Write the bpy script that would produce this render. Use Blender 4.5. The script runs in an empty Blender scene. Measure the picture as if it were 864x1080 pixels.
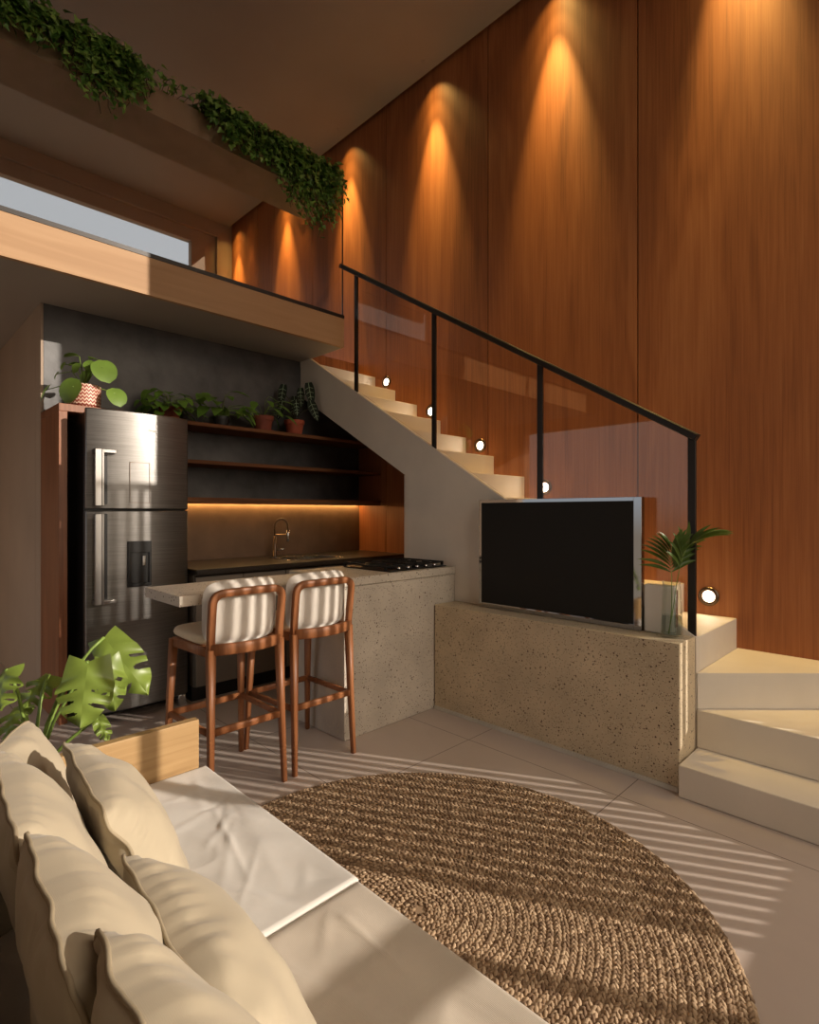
import bpy, math, random
import numpy as np
from mathutils import Vector, Matrix, noise
PI = math.pi
R = math.radians
rnd = random.Random(7)
sc = bpy.context.scene
COL = sc.collection

# ------------------------------------------------------------------ materials
def new_mat(name):
    m = bpy.data.materials.new(name); m.use_nodes = True
    nt = m.node_tree
    return m, nt, nt.nodes['Principled BSDF'], nt.nodes['Material Output']

def N(nt, typ, **kw):
    n = nt.nodes.new(typ)
    for k, v in kw.items():
        if k.startswith('i_'):
            n.inputs[k[2:].replace('_', ' ')].default_value = v
        else:
            setattr(n, k, v)
    return n

def ramp(nt, stops, interp='LINEAR'):
    r = nt.nodes.new('ShaderNodeValToRGB')
    r.color_ramp.interpolation = interp
    e = r.color_ramp.elements
    while len(e) < len(stops): e.new(.5)
    for i, (p, c) in enumerate(stops):
        e[i].position = p
        e[i].color = (*c, 1) if len(c) == 3 else c
    return r

def srgb(r, g, b):
    f = lambda c: (c / 255 / 12.92) if c / 255 <= .04045 else ((c / 255 + .055) / 1.055) ** 2.4
    return (f(r), f(g), f(b))

def coords(nt, scale=(1, 1, 1), obj_random=False):
    tc = N(nt, 'ShaderNodeTexCoord')
    mp = N(nt, 'ShaderNodeMapping')
    mp.inputs['Scale'].default_value = scale
    out = tc.outputs['Object']
    if obj_random:
        oi = N(nt, 'ShaderNodeObjectInfo')
        mul = N(nt, 'ShaderNodeMath', operation='MULTIPLY'); mul.inputs[1].default_value = 37.0
        nt.links.new(oi.outputs['Random'], mul.inputs[0])
        ad = N(nt, 'ShaderNodeVectorMath', operation='ADD')
        nt.links.new(out, ad.inputs[0]); nt.links.new(mul.outputs[0], ad.inputs[1])
        out = ad.outputs[0]
    nt.links.new(out, mp.inputs['Vector'])
    return mp.outputs['Vector']

def plain(name, c, rough=.6, metal=0., var=.12, vscale=6, bump=0., bscale=60, spec=.5, translucent=0):
    """base colour with soft noise variation and optional bump"""
    m, nt, b, o = new_mat(name)
    v = coords(nt)
    n = N(nt, 'ShaderNodeTexNoise'); n.inputs['Scale'].default_value = vscale; n.inputs['Detail'].default_value = 4
    nt.links.new(v, n.inputs['Vector'])
    lo = tuple(max(0, x * (1 - var)) for x in c); hi = tuple(min(1, x * (1 + var)) for x in c)
    r = ramp(nt, [(.3, lo), (.7, hi)])
    nt.links.new(n.outputs['Fac'], r.inputs[0]); nt.links.new(r.outputs[0], b.inputs['Base Color'])
    b.inputs['Roughness'].default_value = rough; b.inputs['Metallic'].default_value = metal
    b.inputs['Specular IOR Level'].default_value = spec
    if bump:
        n2 = N(nt, 'ShaderNodeTexNoise'); n2.inputs['Scale'].default_value = bscale; n2.inputs['Detail'].default_value = 5
        nt.links.new(v, n2.inputs['Vector'])
        bp = N(nt, 'ShaderNodeBump'); bp.inputs['Strength'].default_value = bump; bp.inputs['Distance'].default_value = .01
        nt.links.new(n2.outputs['Fac'], bp.inputs['Height']); nt.links.new(bp.outputs[0], b.inputs['Normal'])
    if translucent:
        t = N(nt, 'ShaderNodeBsdfTranslucent')
        nt.links.new(r.outputs[0], t.inputs['Color'])
        mx = N(nt, 'ShaderNodeMixShader'); mx.inputs[0].default_value = translucent
        nt.links.new(b.outputs[0], mx.inputs[1]); nt.links.new(t.outputs[0], mx.inputs[2])
        nt.links.new(mx.outputs[0], o.inputs['Surface'])
    return m

def wood(name, dark, mid, light, axis='Z', fine=55, broad=3.0, rough=.45, contrast=1.0, obj_random=True, spec=.4):
    m, nt, b, o = new_mat(name)
    def sc_(cross, along):
        s = [cross, cross, cross]; s['XYZ'.index(axis)] = along
        return tuple(s)
    v1 = coords(nt, sc_(broad, broad * .13), obj_random)
    v2 = coords(nt, sc_(fine, fine * .02), obj_random)
    n1 = N(nt, 'ShaderNodeTexNoise'); n1.inputs['Scale'].default_value = 1; n1.inputs['Detail'].default_value = 3; n1.inputs['Distortion'].default_value = .7
    nt.links.new(v1, n1.inputs['Vector'])
    # cathedral rings: a sine of the broad noise
    mu = N(nt, 'ShaderNodeMath', operation='MULTIPLY'); mu.inputs[1].default_value = 34
    si = N(nt, 'ShaderNodeMath', operation='SINE')
    nt.links.new(n1.outputs['Fac'], mu.inputs[0]); nt.links.new(mu.outputs[0], si.inputs[0])
    n2 = N(nt, 'ShaderNodeTexNoise'); n2.inputs['Scale'].default_value = 1; n2.inputs['Detail'].default_value = 6; n2.inputs['Roughness'].default_value = .65
    nt.links.new(v2, n2.inputs['Vector'])
    a1 = N(nt, 'ShaderNodeMath', operation='MULTIPLY_ADD'); a1.inputs[1].default_value = .06; a1.inputs[2].default_value = 0
    nt.links.new(si.outputs[0], a1.inputs[0])
    a2 = N(nt, 'ShaderNodeMath', operation='MULTIPLY_ADD'); a2.inputs[1].default_value = .8 * contrast; a2.inputs[2].default_value = .5 - .4 * contrast
    nt.links.new(n2.outputs['Fac'], a2.inputs[0])
    a3 = N(nt, 'ShaderNodeMath', operation='ADD')
    nt.links.new(a1.outputs[0], a3.inputs[0]); nt.links.new(a2.outputs[0], a3.inputs[1])
    a4 = N(nt, 'ShaderNodeMath', operation='MULTIPLY_ADD'); a4.inputs[1].default_value = .5; a4.inputs[2].default_value = -.25
    nt.links.new(n1.outputs['Fac'], a4.inputs[0])
    a5 = N(nt, 'ShaderNodeMath', operation='ADD')
    nt.links.new(a3.outputs[0], a5.inputs[0]); nt.links.new(a4.outputs[0], a5.inputs[1])
    r = ramp(nt, [(.25, dark), (.5, mid), (.78, light)])
    nt.links.new(a5.outputs[0], r.inputs[0]); nt.links.new(r.outputs[0], b.inputs['Base Color'])
    b.inputs['Roughness'].default_value = rough
    b.inputs['Specular IOR Level'].default_value = spec
    bp = N(nt, 'ShaderNodeBump'); bp.inputs['Strength'].default_value = .12; bp.inputs['Distance'].default_value = .004
    nt.links.new(n2.outputs['Fac'], bp.inputs['Height']); nt.links.new(bp.outputs[0], b.inputs['Normal'])
    return m

def terrazzo(name, base, rough=.55):
    m, nt, b, o = new_mat(name)
    v = coords(nt)
    n = N(nt, 'ShaderNodeTexNoise'); n.inputs['Scale'].default_value = 4; n.inputs['Detail'].default_value = 6
    nt.links.new(v, n.inputs['Vector'])
    r = ramp(nt, [(.3, tuple(x * .82 for x in base)), (.7, tuple(x * 1.12 for x in base))])
    nt.links.new(n.outputs['Fac'], r.inputs[0])
    col = r.outputs[0]
    for scale, thr, size, c in ((62, .90, .28, srgb(84, 58, 40)), (105, .86, .28, srgb(104, 74, 52)), (150, .84, .3, srgb(84, 58, 42)), (80, .88, .30, srgb(206, 194, 168))):
        vo = N(nt, 'ShaderNodeTexVoronoi'); vo.inputs['Scale'].default_value = scale
        vo.inputs['Randomness'].default_value = 1
        nz = N(nt, 'ShaderNodeTexNoise'); nz.inputs['Scale'].default_value = scale * 1.6
        nt.links.new(v, nz.inputs['Vector'])
        nt.links.new(v, vo.inputs['Vector'])
        lt = N(nt, 'ShaderNodeMath', operation='MULTIPLY_ADD'); lt.inputs[1].default_value = .35; lt.inputs[2].default_value = -.17
        nt.links.new(nz.outputs['Fac'], lt.inputs[0])
        ad = N(nt, 'ShaderNodeMath', operation='ADD')
        nt.links.new(vo.outputs['Distance'], ad.inputs[0]); nt.links.new(lt.outputs[0], ad.inputs[1])
        l1 = N(nt, 'ShaderNodeMath', operation='LESS_THAN'); l1.inputs[1].default_value = size
        nt.links.new(ad.outputs[0], l1.inputs[0])
        sp = N(nt, 'ShaderNodeSeparateColor'); nt.links.new(vo.outputs['Color'], sp.inputs[0])
        g1 = N(nt, 'ShaderNodeMath', operation='GREATER_THAN'); g1.inputs[1].default_value = thr
        nt.links.new(sp.outputs[0], g1.inputs[0])
        mu = N(nt, 'ShaderNodeMath', operation='MULTIPLY')
        nt.links.new(l1.outputs[0], mu.inputs[0]); nt.links.new(g1.outputs[0], mu.inputs[1])
        mx = N(nt, 'ShaderNodeMix', data_type='RGBA')
        nt.links.new(mu.outputs[0], mx.inputs[0]); nt.links.new(col, mx.inputs[6]); mx.inputs[7].default_value = (*c, 1)
        col = mx.outputs[2]
    nt.links.new(col, b.inputs['Base Color'])
    b.inputs['Roughness'].default_value = rough
    return m

def glass(name, tint=(1, 1, 1), refl=1.0, rough=0.0, ior=1.5, gtint=(1, 1, 1)):
    m, nt, b, o = new_mat(name)
    nt.nodes.remove(b)
    f = N(nt, 'ShaderNodeLayerWeight'); f.inputs['Blend'].default_value = .5
    pw = N(nt, 'ShaderNodeMath', operation='POWER'); pw.inputs[1].default_value = 5
    nt.links.new(f.outputs['Facing'], pw.inputs[0])
    f0 = ((ior - 1) / (ior + 1)) ** 2
    mu = N(nt, 'ShaderNodeMath', operation='MULTIPLY_ADD'); mu.inputs[1].default_value = (1 - f0) * refl; mu.inputs[2].default_value = f0 * refl
    nt.links.new(pw.outputs[0], mu.inputs[0])
    t = N(nt, 'ShaderNodeBsdfTransparent'); t.inputs[0].default_value = (*tint, 1)
    g = N(nt, 'ShaderNodeBsdfGlossy'); g.inputs['Roughness'].default_value = rough; g.inputs['Color'].default_value = (*gtint, 1)
    mx = N(nt, 'ShaderNodeMixShader')
    nt.links.new(mu.outputs[0], mx.inputs[0]); nt.links.new(t.outputs[0], mx.inputs[1]); nt.links.new(g.outputs[0], mx.inputs[2])
    nt.links.new(mx.outputs[0], o.inputs['Surface'])
    return m

def emit(name, c, s):
    m, nt, b, o = new_mat(name)
    b.inputs['Base Color'].default_value = (*c, 1)
    b.inputs['Emission Color'].default_value = (*c, 1)
    b.inputs['Emission Strength'].default_value = s
    return m

def steel(name, c, rough=.3, streak=True):
    m, nt, b, o = new_mat(name)
    b.inputs['Metallic'].default_value = 1
    v = coords(nt, (3, 3, 170))
    n = N(nt, 'ShaderNodeTexNoise'); n.inputs['Scale'].default_value = 1; n.inputs['Detail'].default_value = 5; n.inputs['Roughness'].default_value = .7
    nt.links.new(v, n.inputs['Vector'])
    r = ramp(nt, [(.25, tuple(x * .72 for x in c)), (.75, tuple(min(1, x * 1.25) for x in c))])
    nt.links.new(n.outputs['Fac'], r.inputs[0]); nt.links.new(r.outputs[0], b.inputs['Base Color'])
    rr = ramp(nt, [(.2, (rough * .75,) * 3), (.8, (rough * 1.3,) * 3)])
    nt.links.new(n.outputs['Fac'], rr.inputs[0]); nt.links.new(rr.outputs[0], b.inputs['Roughness'])
    bp = N(nt, 'ShaderNodeBump'); bp.inputs['Strength'].default_value = .18; bp.inputs['Distance'].default_value = .002
    nt.links.new(n.outputs['Fac'], bp.inputs['Height']); nt.links.new(bp.outputs[0], b.inputs['Normal'])
    return m

def weave(name, c, scale=700, bump=.25, var=.12, rough=.9):
    """linen: crossing threads as bump plus soft tone variation"""
    m = plain(name, c, rough, 0, var, 9)
    nt = m.node_tree; b = nt.nodes['Principled BSDF']
    tc = N(nt, 'ShaderNodeTexCoord')
    wn = []
    for d in ('X', 'Y', 'Z'):
        w = N(nt, 'ShaderNodeTexWave', bands_direction=d); w.inputs['Scale'].default_value = scale / 6.28
        w.inputs['Distortion'].default_value = 1.5; w.inputs['Detail'].default_value = 1
        nt.links.new(tc.outputs['Object'], w.inputs['Vector']); wn.append(w)
    a = N(nt, 'ShaderNodeMath', operation='ADD'); nt.links.new(wn[0].outputs['Fac'], a.inputs[0]); nt.links.new(wn[1].outputs['Fac'], a.inputs[1])
    a2 = N(nt, 'ShaderNodeMath', operation='ADD'); nt.links.new(a.outputs[0], a2.inputs[0]); nt.links.new(wn[2].outputs['Fac'], a2.inputs[1])
    bp = N(nt, 'ShaderNodeBump'); bp.inputs['Strength'].default_value = bump; bp.inputs['Distance'].default_value = .002
    nt.links.new(a2.outputs[0], bp.inputs['Height']); nt.links.new(bp.outputs[0], b.inputs['Normal'])
    b.inputs['Sheen Weight'].default_value = .15
    return m

M = {}
M['wall_wood'] = wood('wall_wood', srgb(118, 70, 42), srgb(160, 98, 58), srgb(184, 122, 76), 'Z', 95, 2.2, .5, .75)
M['wood_gap'] = plain('wood_gap', srgb(28, 18, 12), .8)
M['fascia_wood'] = wood('fascia_wood', srgb(154, 116, 80), srgb(174, 136, 98), srgb(190, 154, 116), 'X', 40, 3, .6, .3)
M['niche_wood'] = wood('niche_wood', srgb(100, 60, 38), srgb(136, 84, 54), srgb(158, 104, 70), 'Z', 70, 4, .4)
M['shelf_wood'] = wood('shelf_wood', srgb(84, 52, 34), srgb(114, 74, 48), srgb(136, 92, 62), 'X', 70, 4, .7, spec=.15)
M['stool_wood'] = wood('stool_wood', srgb(116, 70, 42), srgb(148, 94, 58), srgb(170, 114, 74), 'Z', 90, 7, .42, .7)
M['oak'] = wood('oak', srgb(136, 106, 68), srgb(162, 130, 88), srgb(178, 148, 104), 'X', 60, 5, .5, .8)
M['plaster'] = plain('plaster', srgb(168, 148, 130), .85, 0, .06, 2, .06, 30)
M['ceiling'] = plain('ceiling_paint', srgb(158, 148, 138), .85, 0, .04, 2)
M['cement'] = plain('stair_cement', srgb(226, 217, 204), .6, 0, .06, 3, .05, 25)
M['dark_wall'] = plain('burnt_cement', srgb(80, 78, 78), .45, 0, .45, 4.5, .8, 5)
M['backsplash'] = plain('backsplash_stone', srgb(112, 88, 68), .6, 0, .18, 5, .04)
M['counter'] = plain('dark_granite', srgb(48, 42, 38), .3, 0, .3, 90)
M['cabinet'] = plain('taupe_laminate', srgb(124, 114, 104), .45, 0, .04, 3)
M['terrazzo_grey'] = terrazzo('terrazzo_grey', srgb(204, 193, 178))
M['terrazzo_warm_lit'] = terrazzo('terrazzo_warm_lit', srgb(208, 190, 160))  # island's terrazzo, with the warm light on the console tinted into its colour
M['white_strip'] = plain('pale_trim', srgb(205, 200, 190), .5)
M['black_metal'] = plain('black_metal', srgb(40, 34, 30), .4, .3, .08)
M['black_plastic'] = plain('black_plastic', srgb(16, 16, 17), .3, 0, .1)
M['fridge_side'] = plain('fridge_side', srgb(26, 25, 25), .3, .3, .1)
M['steel'] = steel('brushed_steel', (.23, .22, .21), .36)
M['steel_dark'] = plain('handle_steel', (.34, .325, .31), .28, 1, .04)
M['chrome'] = plain('chrome', (.72, .72, .72), .12, 1, .03)
M['tap_metal'] = plain('tap_metal', srgb(110, 92, 78), .28, 1, .05)
M['iron'] = plain('cast_iron', srgb(30, 29, 29), .5, .4, .1)
M['screen'] = plain('tv_screen', srgb(30, 28, 25), .55, 0, .03, 1, spec=.25)
M['bezel'] = plain('tv_bezel', (.40, .39, .38), .05, 1, .01)
M['white_board'] = plain('white_board', srgb(228, 222, 214), .4, 0, .02)
M['rail_glass'] = glass('rail_glass', (.95, .92, .89), 1.2, gtint=(1, .84, .70))
M['pane_glass'] = glass('pane_glass', (.97, .98, .98), .7)
M['vase_glass'] = glass('vase_glass', (.93, .94, .92), 1.0, 0, 1.33)
M['water'] = glass('water', (.70, .74, .74), 1.0, 0, 1.25)
M['lamp'] = emit('lamp_lens', (1, .90, .75), 34)
M['led'] = emit('led_strip', (1, .58, .20), 34)
M['cream'] = weave('cream_linen', srgb(172, 159, 136), 1100, .04, .04)
M['piping'] = plain('cream_piping', srgb(150, 136, 112), .9)
M['seat_light'] = weave('pale_cotton', srgb(206, 201, 194), 800, .12, .05)
M['seat_beige'] = weave('beige_linen', srgb(198, 186, 170), 700, .2, .06)
M['back_grey'] = weave('grey_weave', srgb(150, 138, 118), 420, .6, .12)
M['stool_cloth'] = weave('stool_cloth', srgb(216, 208, 198), 800, .2, .04)
M['stool_seat'] = weave('stool_seat_cloth', srgb(228, 208, 176), 800, .2, .04)
M['terracotta'] = plain('terracotta', srgb(172, 84, 58), .75, 0, .12, 9, .08)
M['terracotta_dark'] = plain('terracotta_dark', srgb(132, 66, 48), .75, 0, .12, 9, .08)
M['dark_pot'] = plain('dark_pot', srgb(44, 42, 42), .5)
M['soil'] = plain('soil', srgb(52, 38, 28), .95, 0, .3, 60, .5, 120)
M['leaf_mid'] = plain('leaf_mid', srgb(118, 158, 62), .42, 0, .3, 14, translucent=.3)
M['leaf_lime'] = plain('leaf_lime', srgb(112, 140, 58), .36, 0, .18, 8, translucent=.25)
M['leaf_dark'] = plain('leaf_dark', srgb(50, 84, 36), .4, 0, .3, 12, translucent=.2)
M['leaf_monstera'] = plain('leaf_monstera', srgb(126, 146, 64), .36, 0, .22, 7, translucent=.28)
M['leaf_alocasia'] = plain('leaf_alocasia', srgb(24, 36, 26), .35, 0, .2, 10)
M['vein'] = plain('leaf_vein', srgb(176, 196, 160), .5)
M['stem'] = plain('stem_green', srgb(116, 140, 62), .5)
M['stem_dark'] = plain('stem_dark', srgb(60, 56, 34), .6)
M['palm'] = plain('palm_leaf', srgb(74, 96, 36), .4, 0, .25, 10, translucent=.25)
M['left_wall'] = plain('left_wall', srgb(86, 68, 54), .85, 0, .06, 2)
M['planter'] = plain('planter_cement', srgb(160, 142, 122), .75, 0, .1, 5, .05)

def ivy_leaf_mat():
    m = plain('ivy_leaf', srgb(70, 112, 44), .42, 0, .2, 5, translucent=.25)
    nt = m.node_tree; b = nt.nodes['Principled BSDF']
    g = N(nt, 'ShaderNodeNewGeometry')
    r = ramp(nt, [(0, srgb(58, 92, 36)), (.55, srgb(98, 140, 58)), (1, srgb(146, 178, 90))])
    nt.links.new(g.outputs['Random Per Island'], r.inputs[0]); nt.links.new(r.outputs[0], b.inputs['Base Color'])
    for n in nt.nodes:
        if n.type == 'BSDF_TRANSLUCENT': nt.links.new(r.outputs[0], n.inputs[0])
    return m
M['ivy'] = ivy_leaf_mat()

def rug_mat():
    m = plain('jute', srgb(150, 120, 86), .95)
    nt = m.node_tree; b = nt.nodes['Principled BSDF']
    g = N(nt, 'ShaderNodeNewGeometry')
    r = ramp(nt, [(0, srgb(116, 92, 70)), (.5, srgb(154, 128, 100)), (1, srgb(188, 162, 132))])
    nt.links.new(g.outputs['Random Per Island'], r.inputs[0]); nt.links.new(r.outputs[0], b.inputs['Base Color'])
    return m
M['jute'] = rug_mat()

def floor_mat():
    m, nt, b, o = new_mat('floor_tile')
    tc = N(nt, 'ShaderNodeTexCoord'); mp = N(nt, 'ShaderNodeMapping')
    mp.inputs['Location'].default_value = (-1.81 / .84 + 4, -.28 / .84 + 4, 0); mp.inputs['Scale'].default_value = (1 / .84, 1 / .84, 1)
    nt.links.new(tc.outputs['Object'], mp.inputs['Vector'])
    sp = N(nt, 'ShaderNodeSeparateXYZ'); nt.links.new(mp.outputs[0], sp.inputs[0])
    ms = []
    for i in (0, 1):
        fr = N(nt, 'ShaderNodeMath', operation='FRACT'); nt.links.new(sp.outputs[i], fr.inputs[0])
        pp = N(nt, 'ShaderNodeMath', operation='PINGPONG'); pp.inputs[1].default_value = .5; nt.links.new(fr.outputs[0], pp.inputs[0])
        lt = N(nt, 'ShaderNodeMath', operation='LESS_THAN'); lt.inputs[1].default_value = .0022; nt.links.new(pp.outputs[0], lt.inputs[0])
        ms.append(lt)
    mxm = N(nt, 'ShaderNodeMath', operation='MAXIMUM'); nt.links.new(ms[0].outputs[0], mxm.inputs[0]); nt.links.new(ms[1].outputs[0], mxm.inputs[1])
    n = N(nt, 'ShaderNodeTexNoise'); n.inputs['Scale'].default_value = 2.5; n.inputs['Detail'].default_value = 5
    nt.links.new(tc.outputs['Object'], n.inputs['Vector'])
    r = ramp(nt, [(.3, srgb(184, 169, 159)), (.7, srgb(196, 181, 171))]); nt.links.new(n.outputs['Fac'], r.inputs[0])
    mx = N(nt, 'ShaderNodeMix', data_type='RGBA'); nt.links.new(mxm.outputs[0], mx.inputs[0]); nt.links.new(r.outputs[0], mx.inputs[6]); mx.inputs[7].default_value = (*srgb(92, 78, 70), 1)
    nt.links.new(mx.outputs[2], b.inputs['Base Color'])
    b.inputs['Roughness'].default_value = .42
    b.inputs['Specular IOR Level'].default_value = .4
    return m
M['floor'] = floor_mat()

def zigzag_mat():
    m, nt, b, o = new_mat('zigzag_glaze')
    tc = N(nt, 'ShaderNodeTexCoord'); sp = N(nt, 'ShaderNodeSeparateXYZ'); nt.links.new(tc.outputs['Object'], sp.inputs[0])
    at = N(nt, 'ShaderNodeMath', operation='ARCTAN2'); nt.links.new(sp.outputs[1], at.inputs[0]); nt.links.new(sp.outputs[0], at.inputs[1])
    k = N(nt, 'ShaderNodeMath', operation='MULTIPLY'); k.inputs[1].default_value = 26 / (2 * PI); nt.links.new(at.outputs[0], k.inputs[0])
    ad = N(nt, 'ShaderNodeMath', operation='ADD'); ad.inputs[1].default_value = 50; nt.links.new(k.outputs[0], ad.inputs[0])
    pp = N(nt, 'ShaderNodeMath', operation='PINGPONG'); pp.inputs[1].default_value = .5; nt.links.new(ad.outputs[0], pp.inputs[0])
    z = N(nt, 'ShaderNodeMath', operation='MULTIPLY_ADD'); z.inputs[1].default_value = 45; z.inputs[2].default_value = 20; nt.links.new(sp.outputs[2], z.inputs[0])
    s = N(nt, 'ShaderNodeMath', operation='MULTIPLY_ADD'); s.inputs[1].default_value = 1.2; nt.links.new(pp.outputs[0], s.inputs[0]); nt.links.new(z.outputs[0], s.inputs[2])
    fr = N(nt, 'ShaderNodeMath', operation='FRACT'); nt.links.new(s.outputs[0], fr.inputs[0])
    g = N(nt, 'ShaderNodeMath', operation='GREATER_THAN'); g.inputs[1].default_value = .42; nt.links.new(fr.outputs[0], g.inputs[0])
    mx = N(nt, 'ShaderNodeMix', data_type='RGBA'); nt.links.new(g.outputs[0], mx.inputs[0])
    mx.inputs[6].default_value = (*srgb(226, 196, 172), 1); mx.inputs[7].default_value = (*srgb(150, 62, 48), 1)
    nt.links.new(mx.outputs[2], b.inputs['Base Color']); b.inputs['Roughness'].default_value = .5
    return m
M['zigzag'] = zigzag_mat()

# ------------------------------------------------------------------ geometry helpers
class MB:
    def __init__(s): s.v = []; s.f = []
    def add(s, vs, fs):
        o = len(s.v); s.v += [tuple(p) for p in vs]; s.f += [tuple(i + o for i in f) for f in fs]; return s
    def box(s, x0, x1, y0, y1, z0, z1):
        v = [(x, y, z) for z in (z0, z1) for y in (y0, y1) for x in (x0, x1)]
        return s.add(v, [(0, 2, 3, 1), (4, 5, 7, 6), (0, 1, 5, 4), (2, 6, 7, 3), (0, 4, 6, 2), (1, 3, 7, 5)])
    def prism(s, poly, axis, a, b):
        """poly: 2-D outline; extruded from a to b along the axis ('X': poly is (y,z); 'Y': (x,z); 'Z': (x,y))"""
        def P(p, t): return {'X': (t, p[0], p[1]), 'Y': (p[0], t, p[1]), 'Z': (p[0], p[1], t)}[axis]
        n = len(poly)
        v = [P(p, a) for p in poly] + [P(p, b) for p in poly]
        f = [tuple(range(n))[::-1], tuple(range(n, 2 * n))] + [(i, (i + 1) % n, n + (i + 1) % n, n + i) for i in range(n)]
        return s.add(v, f)
    def tube(s, path, rad, n=8, cap=True, up=None):
        path = [Vector(p) for p in path]; m = len(path)
        rr = rad if hasattr(rad, '__len__') else [rad] * m
        t0 = (path[1] - path[0]).normalized()
        ref = Vector(up) if up else (Vector((0, 0, 1)) if abs(t0.z) < .9 else Vector((1, 0, 0)))
        nrm = (ref - t0 * ref.dot(t0)).normalized()
        vs = []
        for i, p in enumerate(path):
            a = path[max(0, i - 1)]; b = path[min(m - 1, i + 1)]
            t = (b - a).normalized()
            nrm = (nrm - t * nrm.dot(t))
            nrm = nrm.normalized() if nrm.length > 1e-6 else t.orthogonal().normalized()
            bn = t.cross(nrm)
            for k in range(n):
                an = 2 * PI * k / n
                vs.append(p + (nrm * math.cos(an) + bn * math.sin(an)) * rr[i])
        fs = [(i * n + k, i * n + (k + 1) % n, (i + 1) * n + (k + 1) % n, (i + 1) * n + k) for i in range(m - 1) for k in range(n)]
        if cap: fs += [tuple(range(n))[::-1], tuple((m - 1) * n + k for k in range(n))]
        return s.add(vs, fs)
    def bar(s, path, w, h, up=(0, 0, 1)):
        """rectangular section bar along a path; w across, h along 'up'; w,h may be lists"""
        path = [Vector(p) for p in path]; m = len(path); vs = []
        ws = w if hasattr(w, '__len__') else [w] * m; hs = h if hasattr(h, '__len__') else [h] * m
        U0 = Vector(up)
        for i, p in enumerate(path):
            t = (path[min(m - 1, i + 1)] - path[max(0, i - 1)]).normalized()
            U = (U0 - t * U0.dot(t)).normalized(); S = t.cross(U)
            c = .28
            for a, b in ((-1, -1 + c), (-1 + c, -1), (1 - c, -1), (1, -1 + c), (1, 1 - c), (1 - c, 1), (-1 + c, 1), (-1, 1 - c)):
                vs.append(p + S * a * ws[i] / 2 + U * b * hs[i] / 2)
        n = 8
        fs = [(i * n + k, i * n + (k + 1) % n, (i + 1) * n + (k + 1) % n, (i + 1) * n + k) for i in range(m - 1) for k in range(n)]
        fs += [tuple(range(n))[::-1], tuple((m - 1) * n + k for k in range(n))]
        return s.add(vs, fs)
    def lathe(s, c, prof, n=28):
        """prof: list of (r,z) from bottom to top; closes ends that reach r=0"""
        vs = []
        for r, z in prof:
            for k in range(n):
                a = 2 * PI * k / n
                vs.append((c[0] + r * math.cos(a), c[1] + r * math.sin(a), c[2] + z))
        m = len(prof)
        fs = [(i * n + k, i * n + (k + 1) % n, (i + 1) * n + (k + 1) % n, (i + 1) * n + k) for i in range(m - 1) for k in range(n)]
        fs += [tuple(range(n))[::-1], tuple((m - 1) * n + k for k in range(n))]
        return s.add(vs, fs)
    def disc(s, c, axis, r, h, n=28):
        """short cylinder from c along axis for h"""
        a = Vector(axis).normalized(); c = Vector(c)
        return s.tube([c, c + a * h], r, n)

ROOT = {}
def link(o):
    COL.objects.link(o); return o

def set_tag(o, label=None, cat=None, group=None, kind=None):
    for k, v in (('label', label), ('category', cat), ('group', group), ('kind', kind)):
        if v: o[k] = v
    return o

def thing(name, label, cat, loc, group=None):
    o = bpy.data.objects.new(name, None); link(o)
    o.empty_display_size = .1; o.location = loc
    ROOT[o] = Vector(loc)
    return set_tag(o, label, cat, group)

def obj(name, mb, mat, parent=None, bevel=0, smooth=False, label=None, subsurf=0, seg=2):
    """one mesh object; vertex coordinates are given in world space"""
    v = np.array([tuple(p) for p in mb.v], dtype=float)
    if parent is not None:
        org = np.array(ROOT[parent])
    else:
        lo, hi = v.min(0), v.max(0); org = np.array([(lo[0] + hi[0]) / 2, (lo[1] + hi[1]) / 2, lo[2]])
    me = bpy.data.meshes.new(name)
    me.from_pydata((v - org).tolist(), [], mb.f)
    me.update()
    o = bpy.data.objects.new(name, me); link(o)
    me.materials.append(mat)
    if parent is not None:
        o.parent = parent; ROOT[o] = ROOT[parent]
    else:
        o.location = org.tolist(); ROOT[o] = Vector(org.tolist())
    if smooth:
        for p in me.polygons: p.use_smooth = True
    if bevel:
        b = o.modifiers.new('bevel', 'BEVEL'); b.width = bevel; b.segments = seg; b.limit_method = 'ANGLE'; b.angle_limit = R(35)
        if not smooth:
            for p in me.polygons: p.use_smooth = True
            try:
                me.set_sharp_from_angle(angle=R(40))
            except Exception: pass
        b.harden_normals = False
    if subsurf:
        s = o.modifiers.new('sub', 'SUBSURF'); s.levels = subsurf; s.render_levels = subsurf
    if label: o['label'] = label
    return o

def struct(name, mb, mat, parent=None, bevel=0):
    o = obj(name, mb, mat, parent, bevel)
    if parent is None: o['kind'] = 'structure'
    return o

def copy_tree(o, parent=None):
    c = o.copy(); COL.objects.link(c)
    c.parent = parent
    if o in ROOT: ROOT[c] = ROOT[o]
    for ch in list(o.children): copy_tree(ch, c)
    return c

B = lambda *a: MB().box(*a)

# ------------------------------------------------------------------ camera
H = 1.25
cd = bpy.data.cameras.new('camera'); cam = bpy.data.objects.new('camera', cd); link(cam)
cam.location = (0, 0, H); cam.rotation_euler = (R(90), 0, R(-45))
cd.sensor_fit = 'HORIZONTAL'; cd.sensor_width = 36; cd.lens = 24; cd.clip_start = .02
sc.camera = cam

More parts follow.
